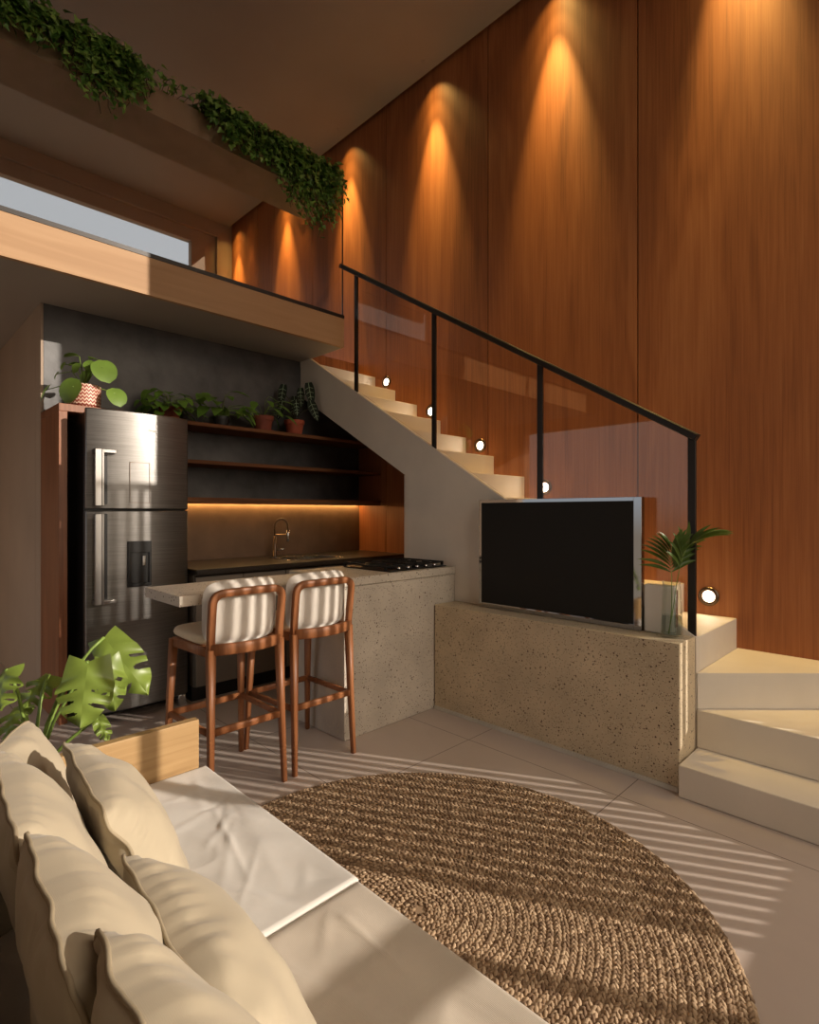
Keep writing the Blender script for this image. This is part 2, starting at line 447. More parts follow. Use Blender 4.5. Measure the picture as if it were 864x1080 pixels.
# ------------------------------------------------------------------ room shell
XW = 3.46      # timber wall plane
YK = 4.17      # kitchen back wall
YB = 6.8       # upper back wall
ZC = 5.02      # ceiling
XM, YM = 2.79, 3.55   # mezzanine edge, fascia plane
XL = -1.6; YF = -1.6; XA = -.47   # left wall beyond and beside the sofa
struct('floor', B(XL, XW + .9, YF - .3, YB, -.1, 0), M['floor'])
struct('ceiling', B(XL - .1, XW - .035, YF, YB, ZC, ZC + .15), M['ceiling'])
struct('trim_1', B(XW - .035, XW + .2, YF, YB, ZC + .11, ZC + .15), M['wood_gap'])      # cap of the light slot
wr = struct('wall_right', B(XW + .012, XW + .2, -.488, YB, 0, ZC + .12), M['wood_gap'])
ys = [-.488, .245, 1.42, 2.59, 3.772, 4.95, 6.12, YB]
for a, b in zip(ys[:-1], ys[1:]):
    obj('wood_panel', B(XW, XW + .02, a + .004, b - .004, 0, ZC + .1), M['wall_wood'], wr)
struct('wall_left', MB().box(XA - .15, XA, YF, 1.95, 0, ZC).box(XL, XA, 1.85, 1.95, 0, ZC), M['left_wall'])
struct('wall_fill_opening', MB().box(XL - .15, XL, 1.95, 2.25, 0, ZC).box(XL - .15, XL, 4.7, YB, 0, ZC).box(XL - .15, XL, 2.25, 4.7, 2.45, ZC).box(XL - .15, XL, 2.25, 4.7, 0, .1), M['plaster'])  # unseen wall; its opening is added to bring fill light from the left
# front wall with its big opening (behind the camera): low wall below, left pier added to keep light off the pillow backs
struct('wall_front', B(XA, XW + .2, YF - .15, YF, 0, .78).box(XA, .35, YF - .15, YF, .78, ZC), M['left_wall'])
struct('wall_side', B(XW, XW + .2, YF, -.488, 0, .78), M['plaster'])
# kitchen back wall, corridor wall
struct('wall_back', B(.824, XW + .2, YK, YK + .15, 0, 2.6), M['dark_wall'])
struct('wall_corridor', MB().box(.808, .822, YK, YK + .15, 0, 2.6).box(.808, .95, YK + .152, YB, 0, 2.6), M['plaster'])
struct('wall_end', B(XL, .808, YB, YB + .15, 0, 2.6), M['plaster'])
# mezzanine slab
struct('floor_mezzanine', MB().box(XL, XM, YM + .03, YB, 2.6, 2.71).box(XM, XW, 4.2, YB, 2.6, 2.71), M['ceiling'])
struct('trim_2', B(XL, XM, YM, YM + .03, 2.6, 2.835), M['fascia_wood'])
struct('trim_3', B(XM, XW, 4.18, 4.2, 2.545, 2.71), M['niche_wood'])
# upper back wall around the wide window
WX, WZ = 2.93, 4.68
struct('wall_upper', MB().box(3.27, XW + .2, YB, YB + .15, 2.6, ZC + .15).box(XL, 3.27, YB, YB + .15, 4.845, ZC), M['plaster'])
w1 = thing('window_1', None, None, (WX, YB, 2.71)); w1['kind'] = 'structure'
obj('frame', MB().box(WX, 3.26, YB + .03, YB + .12, 2.71, 4.835).box(XL, WX, YB + .03, YB + .12, WZ, 4.835), M['plaster'], w1, .004)
obj('frame_moulding', MB().box(3.25, 3.27, YB - .012, YB + .03, 2.71, 4.855).box(XL, 3.27, YB - .012, YB + .03, 4.835, 4.855), M['plaster'], w1, .003)
obj('pane', B(XL, WX, YB + .07, YB + .08, 2.71, WZ), M['pane_glass'], w1)
# the big opening behind the camera: mullions, transom and the vertical slats of a screen
w2 = thing('window_2', None, None, (2.5, YF, .78)); w2['kind'] = 'structure'
obj('mullion', B(2.585, 2.617, YF - .1, YF - .04, .78, ZC), M['black_metal'], w2)
obj('mullion', B(2.942, 2.957, YF - .1, YF - .04, .78, ZC), M['black_metal'], w2)
obj('mullion', B(.35, .40, YF - .1, YF - .04, .78, ZC), M['black_metal'], w2)
obj('transom', B(.40, 2.585, YF - .1, YF - .04, 1.27, 1.325), M['black_metal'], w2)
sl = MB()
x = 2.958
while x < 4.2:
    sl.box(x, x + .037, YF - .09, YF - .066, 0, 3.39); x += .0699
sl.box(2.958, 4.2, YF - .09, YF - .068, 3.39, 3.43)
obj('slats', sl, M['black_metal'], w2)

# ------------------------------------------------------------------ staircase
Y0, Z0, TR, RI = .866, .656, .2775, .171
XS = 2.78
stairs = thing('staircase', 'pale cement staircase with winder steps climbing beside the timber wall', 'staircase', (XS, Y0, 0))
nl = lambda y: Z0 + (y - Y0) * RI / TR
ye = YK - .005
under = lambda y: 1.515 + (y - 2.819) * (2.29 - 1.515) / (YK - 2.819)
yl = Y0 + TR * 12
obj('stringer', MB().prism([(Y0, 0), (2.819, 0), (2.819, 1.515), (ye, under(ye)), (ye, 2.535), (yl, nl(yl)), (Y0, nl(Y0))], 'X', XS, XS + .035), M['cement'], stairs)
obj('soffit', MB().prism([(2.819, 1.515), (ye, under(ye)), (ye, under(ye) + .1), (2.819, 1.615)], 'X', XS + .035, XW - .002).box(XS + .035, XW - .002, 2.819, 2.87, 0, 1.52), M['cement'], stairs)
for k in range(4, 16):
    y = Y0 + TR * (k - 4); z = Z0 + RI * (k - 4)
    yn = min(y + TR + .02, ye) if k < 15 else ye
    zb = 0 if k == 4 else z - RI - .06
    if k == 4: zb = .001
    elif y > 2.4: zb = max(z - RI - .06, min(z - RI - .002, under(yn) + .004))
    obj('step', B(XS + .036, XW - .002, y, yn, zb, z), M['cement'], stairs, .004)
# winder steps: two straight ones facing the room and a diagonal one
obj('step', B(2.527, XW - .002, -.25, .86, .001, .141), M['cement'], stairs, .004)
obj('step', B(2.775, XW - .002, -.25, .862, .142, .32), M['cement'], stairs, .004)
obj('step', MB().prism([(2.782, .863), (XW - .002, .863), (XW - .002, 3.642 - XW), (2.782, .860)], 'Z', .321, .49), M['cement'], stairs, .003)

# step lights on the timber wall
for y, z in ((1.009, .762), (1.55, 1.10), (2.085, 1.427), (2.664, 1.776), (3.195, 2.116), (3.761, 2.464)):
    k = int(round((y - 1.0) / .55))
    lab = ['round glowing step light low on the timber wall beside the palm fronds', 'round glowing step light on the timber wall behind the television',
           'round glowing step light half hidden behind the railing post above the television', 'round glowing step light between two railing posts, one panel above the television',
           'round glowing step light just beside the second railing post from the mezzanine', 'round glowing step light nearest the top of the stairs'][k]
    t = thing('step_light', lab, 'wall light', (XW, y, z), 'round lights along the stairs')
    a = MB().lathe((0, 0, 0), [(.031, 0), (.031, .006), (.040, .014), (.055, .010), (.055, 0)], 32)
    b = MB().lathe((0, 0, 0), [(.031, 0), (.029, .006), (.02, .0075), (.002, .008)], 32)
    for mb in (a, b): mb.v = [(XW - p[2] - .001, y + p[0], z + p[1]) for p in mb.v]; mb.f = [f[::-1] for f in mb.f]
    obj('bezel', a, M['tap_metal'], t, 0, True)
    obj('lens', b, M['lamp'], t, 0, True)

# ceiling spotlights in the slot by the wall
def spot_lamp(name, loc, target, energy, size, blend, color, parent=None, radius=.015):
    l = bpy.data.lights.new(name, 'SPOT'); l.energy = energy; l.spot_size = size; l.spot_blend = blend; l.color = color; l.shadow_soft_size = radius
    o = bpy.data.objects.new(name, l); link(o)
    d = Vector(target) - Vector(loc)
    o.rotation_euler = d.to_track_quat('-Z', 'Y').to_euler()
    if parent is not None:
        o.parent = parent; o.location = Vector(loc) - ROOT[parent]
    else: o.location = loc
    return o
for i in range(6):
    y = .84 + 1.155 * i
    t = thing('recessed_spotlight', 'small recessed ceiling spotlight washing the timber wall', 'spotlight', (XW - .15, y, ZC - .006), 'spotlights by the timber wall')
    obj('trim_ring', MB().lathe((XW - .15, y, ZC - .004), [(.014, .004), (.014, 0), (.017, 0), (.017, .004)], 16).disc((XW - .15, y, ZC - .002), (0, 0, 1), .014, .002), M['ceiling'], t)
    p = (XW - .15, y, ZC - .008)
    spot_lamp('beam', p, (XW, y, ZC - 1.9), 430, R(33), 1.0, (1, .65, .19), t)
    spot_lamp('field', p, (XW, y, ZC - 1.1), 26, R(54), 1.0, (1, .65, .19), t)
    spot_lamp('spill', p, (XW - .03, y, ZC - .6), 11, R(92), 1.0, (1, .65, .19), t)

# ------------------------------------------------------------------ stair railing
XR = 2.80
rail = thing('stair_railing', 'black metal stair railing with four posts and clear glass panels', 'railing', (XR, .89, Z0))
rl = lambda y: 1.617 + (y - .89) * .6165
for y in (.89, 1.718, 2.558, 3.404):
    z0 = nl(y) - .02 if y > 1 else Z0 + .002
    obj('post', B(XR - .008, XR + .008, y - .018, y + .018, z0, rl(y) - .01), M['black_metal'], rail, .002)
obj('handrail', MB().bar([(XR, .867, rl(.867)), (XR, 3.60, rl(3.60))], .044, .036), M['black_metal'], rail)
pys = [.89, 1.718, 2.558, 3.404]
for a, b in zip(pys[:-1], pys[1:]):
    a += .019; b -= .019
    z = lambda y: max(nl(y) + .012, Z0 + .02)
    obj('glass_panel', MB().prism([(a, z(a)), (b, z(b)), (b, rl(b) - .018), (a, rl(a) - .018)], 'X', XR - .005, XR + .005), M['rail_glass'], rail)

# ------------------------------------------------------------------ mezzanine balustrade and planter
bal = thing('glass_balustrade', 'glass balustrade in a dark channel along the mezzanine edge', 'balustrade', (1.5, YM, 2.835))
obj('channel', B(XL, XM, YM - .004, YM + .034, 2.836, 2.862), M['black_metal'], bal)
obj('glass_panel', B(XL, XM - .012, YM + .010, YM + .020, 2.862, 3.93), M['rail_glass'], bal)
obj('end_post', B(XM - .006, XM - .002, YM + .008, YM + .022, 2.862, 3.935), M['black_metal'], bal)
obj('handrail', B(2.0, XM, YM - .01, YM + .04, 3.93, 3.945), M['black_metal'], bal)
PZ0, PZ1 = 3.768, 3.94
pl = thing('planter_trough', 'long pale cement planter trough hung along the top of the mezzanine balustrade', 'planter', (1.5, YM + .24, PZ0))
tr = MB().box(XL, 2.70, YM + .04, YM + .42, PZ0, PZ0 + .03)
tr.box(XL, 2.70, YM + .04, YM + .07, PZ0 + .03, PZ1).box(XL, 2.70, YM + .39, YM + .42, PZ0 + .03, PZ1).box(2.67, 2.70, YM + .07, YM + .39, PZ0 + .03, PZ1)
obj('trough', tr, M['planter'], pl)
obj('soil', B(XL, 2.67, YM + .07, YM + .39, PZ0 + .03, PZ1 - .02), M['soil'], pl)

def ivy_leaf(mb, p, d, nrm, s):
    d = d.normalized(); nrm = (nrm - d * nrm.dot(d))
    nrm = nrm.normalized() if nrm.length > 1e-5 else d.orthogonal().normalized()
    sd = d.cross(nrm)
    out = [(-.05, .0, 0), (-.18, .42, .06), (.18, .50, .10), (.42, .30, .03), (1.0, 0, -.14), (.42, -.30, .03), (.18, -.50, .10), (-.18, -.42, .06)]
    vs = [p + d * a * s + sd * b * s + nrm * c * s for a, b, c in out] + [p + d * .3 * s - nrm * .04 * s]
    mb.add(vs, [(8, i, (i + 1) % 8) for i in range(8)])

def ivy(label, x0, x1, dens, hang, seed, group='ivy on the balustrade planter'):
    rg = random.Random(seed)
    leaves, stems = MB(), MB()
    n = int((x1 - x0) * dens)
    for i in range(n):
        x = rg.uniform(x0, x1)
        L = max(.0, hang(x) * rg.uniform(.25, 1.1))
        p = Vector((x, YM + rg.uniform(.05, .30), PZ1 - .01))
        path = [p.copy()]
        top = PZ1 + rg.uniform(.0, .10)
        q = Vector((x + rg.uniform(-.08, .08), YM + rg.uniform(-.02, .05), top)); path.append((p + q) / 2 + Vector((0, 0, .03))); path.append(q)
        cur = Vector((q.x, YM - rg.uniform(.01, .07), q.z - .03)); path.append(cur.copy())
        dist = 0
        while dist < L:
            st = .035
            cur = cur + Vector((rg.uniform(-.018, .022), rg.uniform(-.008, .007), -st))
            cur.y = min(cur.y, YM - .015)
            path.append(cur.copy()); dist += st
        stems.tube(path, .0022, 3, False)
        for j in range(len(path)):
            for _ in range(2 if j < 4 else 1):
                if rg.random() < .12: continue
                a = path[j] + Vector((rg.uniform(-.025, .025), rg.uniform(-.035, .012), rg.uniform(-.02, .02)))
                d = Vector((rg.uniform(-1, 1), rg.uniform(-.7, .1), rg.uniform(-1.3, .2)))
                if j < 2: d.z = rg.uniform(-.4, .6)
                nn = Vector((rg.uniform(-.5, .5), rg.uniform(-1.2, -.3), rg.uniform(.1, 1.1)))
                ivy_leaf(leaves, a, d, nn, rg.uniform(.026, .046))
    t = thing('trailing_ivy', label, 'plant', ((x0 + x1) / 2, YM + .1, PZ1 - .02), group)
    obj('foliage', leaves, M['ivy'], t)
    obj('stems', stems, M['stem_dark'], t)
    return t
def hang_far(x):
    return .05 + .24 * math.exp(-((x - .98) / .20) ** 2) + .08 * math.exp(-((x - .55) / .3) ** 2)
def hang_near(x):
    return .06 + .40 * math.exp(-((x - 2.42) / .30) ** 2) + .10 * math.exp(-((x - 1.85) / .2) ** 2)
ivy('thick ivy mass hanging over the planter at its left end in the photo', .12, 1.20, 270, hang_far, 3)
ivy('thin ivy runners creeping along the bare middle of the planter', 1.22, 1.68, 45, lambda x: .0, 5)
ivy('long ivy mass trailing over the planter beside the timber wall', 1.60, 2.70, 310, hang_near, 9)

# ------------------------------------------------------------------ kitchen
# niche around the refrigerator
ni = thing('fridge_surround', 'reddish wooden housing panels around the steel refrigerator', 'cabinet', (1.2, 3.95, 0))
obj('side_panel', B(.808, .852, 3.71, YK - .002, .001, 1.845), M['niche_wood'], ni, .002)
obj('top_panel', B(.808, 1.50, 3.71, YK - .002, 1.845, 1.89), M['niche_wood'], ni, .002)

fr = thing('refrigerator', 'tall two door brushed steel refrigerator with a water dispenser', 'refrigerator', (1.2, 3.8, 0))
FX0, FX1, FY = .906, 1.50, 3.53
obj('body', B(FX0, FX1, FY + .05, 4.14, .035, 1.835), M['fridge_side'], fr, .01)
def door(z0, z1):
    n = 16; a = []; bk = []
    for i in range(n + 1):
        s = i / n
        a.append((FX0 + (FX1 - FX0) * s, FY + .018 - .05 * (1 - (2 * s - 1) ** 2)))
    poly = a + [(FX1, FY + .048), (FX0, FY + .048)]
    return MB().prism(poly, 'Z', z0, z1)
d1 = obj('freezer_door', door(1.268, 1.855), M['steel'], fr, .006)
d2 = obj('fridge_door', door(.07, 1.258), M['steel'], fr, .006)
fy = lambda x: FY + .018 - .05 * (1 - (2 * (x - FX0) / (FX1 - FX0) - 1) ** 2)
def handle(z0, z1, top, parent):
    y = fy(.97)
    mb = MB().box(.935, .972, y - .055, y - .038, z0, z1)
    ze = z1 if top else z0
    a, b = (ze - .022, ze) if top else (ze, ze + .022)
    mb.box(.935, 1.05, y - .05, y + .004, a, b)
    mb.box(.940, .966, y - .04, y + .006, z0 + .03, z0 + .06).box(.940, .966, y - .04, y + .006, z1 - .06, z1 - .03)
    mb.box(.972, .985, y - .052, y - .040, z0, z1)
    obj('handle', mb, M['steel_dark'], parent, .003, label='tall flat steel handle')
    obj('handle_dark_side', B(.988, 1.035, y - .010, y + .004, z0 + .01, z1 - .03 if top else z1), M['fridge_side'], parent, .002, label='dark strip beside the handle')  # dark plate standing in for the dark-reflecting side of the handle
handle(1.285, 1.615, True, d1)
handle(.715, 1.240, False, d2)
cp = MB()
y = fy(1.18)
for z in (1.305, 1.548): cp.box(1.128, 1.245, y - .002, y + .004, z, z + .002)
for x in (1.128, 1.241): cp.box(x, x + .002, y - .0025, y + .004, 1.305, 1.550)
obj('control_panel', cp, M['tap_metal'], d1)
obj('badge', B(1.235, 1.285, fy(1.26) - .002, fy(1.26) + .004, 1.745, 1.755), M['chrome'], d1)
dp = MB(); z0, z1 = .80, 1.075
dp.box(1.115, 1.250, y - .012, y + .02, z1 - .07, z1).box(1.115, 1.250, y - .012, y + .02, z0, z0 + .02)
dp.box(1.115, 1.130, y - .012, y + .02, z0 + .02, z1 - .07).box(1.235, 1.250, y - .012, y + .02, z0 + .02, z1 - .07).box(1.130, 1.235, y - .004, y + .01, z0 + .02, z1 - .07)
dd = obj('dispenser', dp, M['black_plastic'], d2, .002, label='black water dispenser recess')
obj('tap_lever', B(1.196, 1.214, y - .016, y - .003, .925, .985), M['chrome'], dd, .002)
for x in (.93, 1.44):
    obj('foot', B(x, x + .05, FY + .02, FY + .09, .001, .068), M['chrome'], fr, .006, label='shiny front foot')

# base cabinets, worktop
GY = 3.50
for (a, b, lab) in ((1.53, 2.205, 'taupe base cabinet beside the refrigerator under the dark worktop'), (2.21, 2.885, 'middle taupe base cabinet under the sink'), (2.89, XW - .003, 'taupe base cabinet under the stairs against the timber wall')):
    t = thing('base_cabinet', lab, 'cabinet', ((a + b) / 2, 3.8, 0), 'taupe kitchen base cabinets')
    obj('carcass', B(a, b, GY + .025, YK - .003, .10, .835), M['cabinet'], t)
    obj('plinth', B(a, b, GY + .06, YK - .05, .001, .10), M['black_plastic'], t, label='dark recessed plinth')
    for q in (0, 1):
        w = (b - a) / 2
        dr = obj('door', B(a + q * w + .002, a + (q + 1) * w - .002, GY, GY + .02, .105, .822), M['cabinet'], t, .002)
        obj('finger_grip', B(a + q * w + .004, a + (q + 1) * w - .004, GY + .006, GY + .03, .824, .832), M['black_metal'], dr)
wt = thing('worktop', 'long dark stone kitchen worktop along the back wall', 'worktop', (2.5, 3.85, .84))
obj('slab', MB().box(1.525, 2.33, 3.46, YK - .003, .84, .875).box(2.83, XW - .003, 3.46, YK - .003, .84, .875).box(2.33, 2.83, 3.46, 3.60, .84, .875).box(2.33, 2.83, 3.96, YK - .003, .84, .875), M['counter'], wt, .002)
sk = thing('kitchen_sink', 'steel sink let into the dark worktop below the tap', 'sink', (2.58, 3.78, .7))
obj('basin', MB().box(2.335, 2.825, 3.605, 3.955, .836, .838).box(2.335, 2.345, 3.605, 3.955, .838, .877).box(2.815, 2.825, 3.605, 3.955, .838, .877).box(2.345, 2.815, 3.605, 3.615, .838, .877).box(2.345, 2.815, 3.945, 3.955, .838, .877), M['chrome'], sk, .002)
obj('drain', MB().disc((2.58, 3.78, .839), (0, 0, 1), .04, .004), M['chrome'], sk)
struct('trim_4', B(1.50, XW - .003, YK - .012, YK - .001, .876, 1.335), M['backsplash'])

# tap
tx, ty = 2.44, 4.04
tp = thing('kitchen_tap', 'tall spring neck kitchen tap rising from the worktop', 'tap', (tx, ty, .876))
obj('base', MB().lathe((tx, ty, .876), [(.026, 0), (.026, .012), (.018, .02), (.018, .09), (.013, .10), (.013, .17)]), M['tap_metal'], tp, 0, True)
neck = [(tx, ty, 1.04)]
for i in range(17):
    a = PI - PI * i / 16
    neck.append((tx + .045 + .045 * math.cos(a), ty - .03 * (1 - math.cos(PI - a)) / 2 * 2, 1.13 + .06 * math.sin(a)))
neck.append((neck[-1][0], neck[-1][1], 1.10))
obj('neck', MB().tube(neck, .007, 8), M['tap_metal'], tp, 0, True)
coil = MB(); cpath = []
P = [Vector(p) for p in neck]; tot = 26 * 8
for i in range(tot + 1):
    s = i / tot * (len(P) - 1); k = min(int(s), len(P) - 2); p = P[k].lerp(P[k + 1], s - k); t = (P[k + 1] - P[k]).normalized()
    n1 = t.cross(Vector((0, 1, 0))).normalized(); n2 = t.cross(n1)
    a = 2 * PI * i / 8; cpath.append(p + (n1 * math.cos(a) + n2 * math.sin(a)) * .0105)
obj('spring', coil.tube(cpath, .0022, 4), M['tap_metal'], tp, 0, True)
e = neck[-1]
obj('spray_head', MB().lathe((e[0], e[1], e[2] - .10), [(.010, 0), (.014, .01), (.014, .06), (.009, .10)]), M['chrome'], tp, 0, True)
obj('bracket', MB().tube([(tx, ty, 1.06), (e[0], e[1], 1.06)], .005, 6), M['tap_metal'], tp)
obj('lever', MB().tube([(tx + .015, ty, .93), (tx + .05, ty - .03, .935), (tx + .075, ty - .04, .945)], [.009, .006, .005], 8), M['chrome'], tp, 0, True)

# shelves
for z, lab in ((1.87, 'top wooden wall shelf holding the potted plants'), (1.598, 'empty middle wooden wall shelf on the dark wall'), (1.328, 'lowest wooden wall shelf glowing underneath above the worktop')):
    t = obj('wall_shelf', B(1.505, XW - .003, 3.84, YK - .002, z, z + .027), M['shelf_wood'], None, .002)
    set_tag(t, lab, 'shelf', 'wooden shelves over the worktop')
ls = thing('led_strip', 'thin warm glowing strip hidden under the lowest wall shelf', 'strip light', (2.5, YK - .06, 1.30))
obj('front_lip', B(1.507, XW - .004, 3.842, 3.856, 1.309, 1.327), M['shelf_wood'], ls)  # lip added to hide the glowing strip and the lit shelf underside
obj('glowing_strip', B(1.52, XW - .02, YK - .045, YK - .028, 1.319, 1.327), M['led'], ls)

# island with bar top
isl = thing('kitchen_island', 'speckled pale terrazzo kitchen island with a thin cantilevered bar top', 'kitchen island', (2.2, 2.6, 0))
obj('body', B(1.85, XS - .003, 2.352, 2.88, .001, .839), M['terrazzo_grey'], isl, .003)
obj('bar_top', B(.955, XS - .003, 2.345, 2.752, .842, .889).box(1.85, XS - .003, 2.753, 2.90, .842, .889), M['terrazzo_grey'], isl, .002)
CX0, CX1, CY0, CY1, CZ = 2.22, 2.73, 2.385, 2.83, .890
ck = thing('gas_cooktop', 'black gas cooktop with pan grates set on the island', 'cooktop', ((CX0 + CX1) / 2, (CY0 + CY1) / 2, CZ))
obj('glass_top', B(CX0, CX1, CY0, CY1, CZ, CZ + .008), M['black_plastic'], ck, .003)
for i, (bx_, by_, r_) in enumerate(((2.34, 2.52, .035), (2.34, 2.72, .045), (2.61, 2.52, .045), (2.61, 2.72, .035))):
    bb = obj('burner', MB().lathe((bx_, by_, CZ + .008), [(r_, 0), (r_, .010), (r_ * .8, .012), (r_ * .8, .02), (0.004, .022)], 24), M['iron'], ck, 0, True)
for gx in (2.34, 2.61):
    g = MB(); z = CZ + .034
    x0, x1, y0, y1 = gx - .12, gx + .12, 2.425, 2.815
    for yy in (y0, 2.62, y1): g.box(x0, x1, yy - .005, yy + .005, z - .01, z)
    for xx in (x0, x1): g.box(xx - .005, xx + .005, y0 - .004, y1 + .004, z - .01, z)
    for by_ in (2.52, 2.72):
        g.box(gx - .11, gx - .03, by_ - .004, by_ + .004, z - .01, z + .002).box(gx + .03, gx + .11, by_ - .004, by_ + .004, z - .01, z + .002)
        g.box(gx - .004, gx + .004, by_ - .09, by_ - .03, z - .01, z + .002)
    for xx in (x0, x1):
        for yy in (y0, y1): g.box(xx - .007, xx + .007, yy - .007, yy + .007, CZ + .008, z)
    obj('pan_grate', g, M['iron'], ck)
for i in range(5):
    obj('knob', MB().lathe((2.31 + .08 * i, 2.403, CZ + .008), [(.013, 0), (.012, .016), (.002, .018)], 16), M['chrome'], ck, 0, True)

# ------------------------------------------------------------------ media console, television, decor
cs = thing('media_console', 'low speckled terrazzo media console in front of the stairs', 'console', (2.67, 1.6, 0))
CZT = .662
obj('body', B(2.57, XS - .003, .87, 2.343, .022, CZT), M['terrazzo_warm_lit'], cs, .003)
obj('plinth', B(2.562, XS - .003, .875, 2.343, .001, .022), M['white_strip'], cs)
tv = thing('television', 'large black flat television with a shiny silver frame on the console', 'television', (2.73, 1.6, CZT))
TX, TY0, TY1, TZ0, TZ1 = 2.70, 1.09, 2.09, CZT + .003, 1.325
fb = MB()
fw, ft, fbm = .028, .02, .03
fb.box(TX, TX + .035, TY0, TY0 + fw + .012, TZ0, TZ1).box(TX, TX + .035, TY1 - fw + .006, TY1, TZ0, TZ1)
fb.box(TX, TX + .035, TY0 + fw + .012, TY1 - fw + .006, TZ1 - ft, TZ1).box(TX, TX + .035, TY0 + fw + .012, TY1 - fw + .006, TZ0, TZ0 + fbm)
obj('frame', fb, M['bezel'], tv, .001)
obj('screen', B(TX - .004, TX + .02, TY0 + fw + .012, TY1 - fw + .006, TZ0 + fbm, TZ1 - ft), M['screen'], tv)
obj('back_shell', B(TX + .036, TX + .06, TY0 + .06, TY1 - .06, TZ0 + .002, TZ1 - .06), M['black_plastic'], tv)

wb = thing('white_box', 'upright slim white box on the console between television and vase', 'box', (2.73, 1.02, CZT))
obj('casing', B(2.715, 2.76, .945, 1.085, CZT + .001, CZT + .235), M['white_board'], wb, .008, seg=3)
obj('side_trim', B(2.722, 2.753, .937, .944, CZT + .04, CZT + .215), M['chrome'], wb, .002)

VX, VY = 2.69, .945
vs_ = thing('glass_vase', 'clear tapering glass vase with water on the console end', 'vase', (VX, VY, CZT))
obj('glass', MB().lathe((VX, VY, CZT + .001), [(.050, 0), (.050, .01), (.046, .10), (.038, .262), (.035, .262), (.043, .10), (.046, .014), (.002, .012)], 32), M['vase_glass'], vs_, 0, True)
obj('water', MB().lathe((VX, VY, CZT + .001), [(.0445, .016), (.0415, .10), (.001, .10)], 32), M['water'], vs_, 0, True)

def leaf_blade(mb, base, d, up, L, W, curl=.25, fold=.12, n=7, tip=1.0, shape='ovate', droop=0):
    """a leaf with a folded midrib, bending along its length"""
    d = Vector(d).normalized(); up = Vector(up); up = (up - d * up.dot(d)).normalized(); s = d.cross(up)
    vs = []; fs = []
    for i in range(n + 1):
        t = i / n
        if shape == 'ovate': w = math.sin(PI * min(1, t ** .75)) ** .8 * (1 - .25 * t)
        elif shape == 'lance': w = math.sin(PI * t ** .8) ** .9
        elif shape == 'heart': w = (math.sin(PI * (t * .86 + .14)) ** .7) * (1.05 - .35 * t) if t < 1 else 0
        else: w = math.sqrt(max(0, 1 - (2 * t - 1) ** 2))
        w *= W / 2
        c = Vector(base) + d * (L * t * (1 - .15 * curl * t)) - up * (curl * L * t * t) - Vector((0, 0, droop * t * t * L))
        vs += [c + s * w + up * fold * w, c, c - s * w + up * fold * w]
    for i in range(n):
        a = i * 3; fs += [(a, a + 3, a + 4, a + 1), (a + 1, a + 4, a + 5, a + 2)]
    mb.add(vs, fs)

def palm_frond(label, base, path_pts, n, L0, side_vec, mat):
    t = thing('palm_frond', label, 'palm leaf', base, 'palm fronds in the vase')
    P = [Vector(p) for p in path_pts]
    # smooth path
    pts = []
    for i in range(41):
        s = i / 40 * (len(P) - 1); k = min(int(s), len(P) - 2); f = s - k
        p0 = P[max(0, k - 1)]; p1 = P[k]; p2 = P[k + 1]; p3 = P[min(len(P) - 1, k + 2)]
        pts.append(.5 * ((2 * p1) + (p2 - p0) * f + (2 * p0 - 5 * p1 + 4 * p2 - p3) * f * f + (3 * p1 - p0 - 3 * p2 + p3) * f ** 3))
    st = obj('stalk', MB().tube(pts, [.0028 - .002 * i / 40 for i in range(41)], 6), M['stem'], t, 0, True)
    mb = MB(); rg = random.Random(len(label))
    s0 = 23
    for i in range(n):
        f = i / (n - 1); k = s0 + f * (39 - s0); ki = int(k)
        p = pts[ki].lerp(pts[min(40, ki + 1)], k - ki)
        tan = (pts[min(40, ki + 1)] - pts[max(0, ki - 1)]).normalized()
        sv = Vector(side_vec); sv = (sv - tan * sv.dot(tan)).normalized()
        L = L0 * (.55 + .45 * math.sin(PI * (.25 + .6 * f)))
        for sg in (-1, 1):
            d = tan * (.62 + .5 * f) + sv * sg * (.85 - .45 * f) + Vector((0, 0, rg.uniform(-.08, .08)))
            leaf_blade(mb, p, d, Vector((0, 0, 1)) - tan * .3 + sv * .05 - fwd * .8, L, .022, .14, .2, 6, shape='lance', droop=.22)
    obj('leaflets', mb, mat, t)
    return t
zt = CZT + .015
rt = Vector((1, -1, 0)).normalized(); fwd = Vector((1, 1, 0)).normalized()
vb = Vector((VX, VY, zt))
palm_frond('short upright palm frond fanning out above the vase mouth', tuple(vb), [vb - rt * .012, vb + Vector((0, 0, .12)) + rt * .0, vb + Vector((0, 0, .26)) + rt * .0, vb + Vector((0, 0, .34)) - rt * .004, vb + Vector((0, 0, .40)) - rt * .01 - fwd * .02], 9, .19, rt, M['palm'])
palm_frond('long palm frond arching from the vase past the railing post', tuple(vb), [vb - rt * .01 + fwd * .01, vb + Vector((0, 0, .13)) + rt * .012 + fwd * .005, vb + Vector((0, 0, .27)) + rt * .03, vb + Vector((0, 0, .40)) + rt * .07 + fwd * .0, vb + Vector((0, 0, .455)) + rt * .13 - fwd * .03], 11, .20, (rt * .75 + fwd * .5 + Vector((0, 0, .3))), M['palm'])

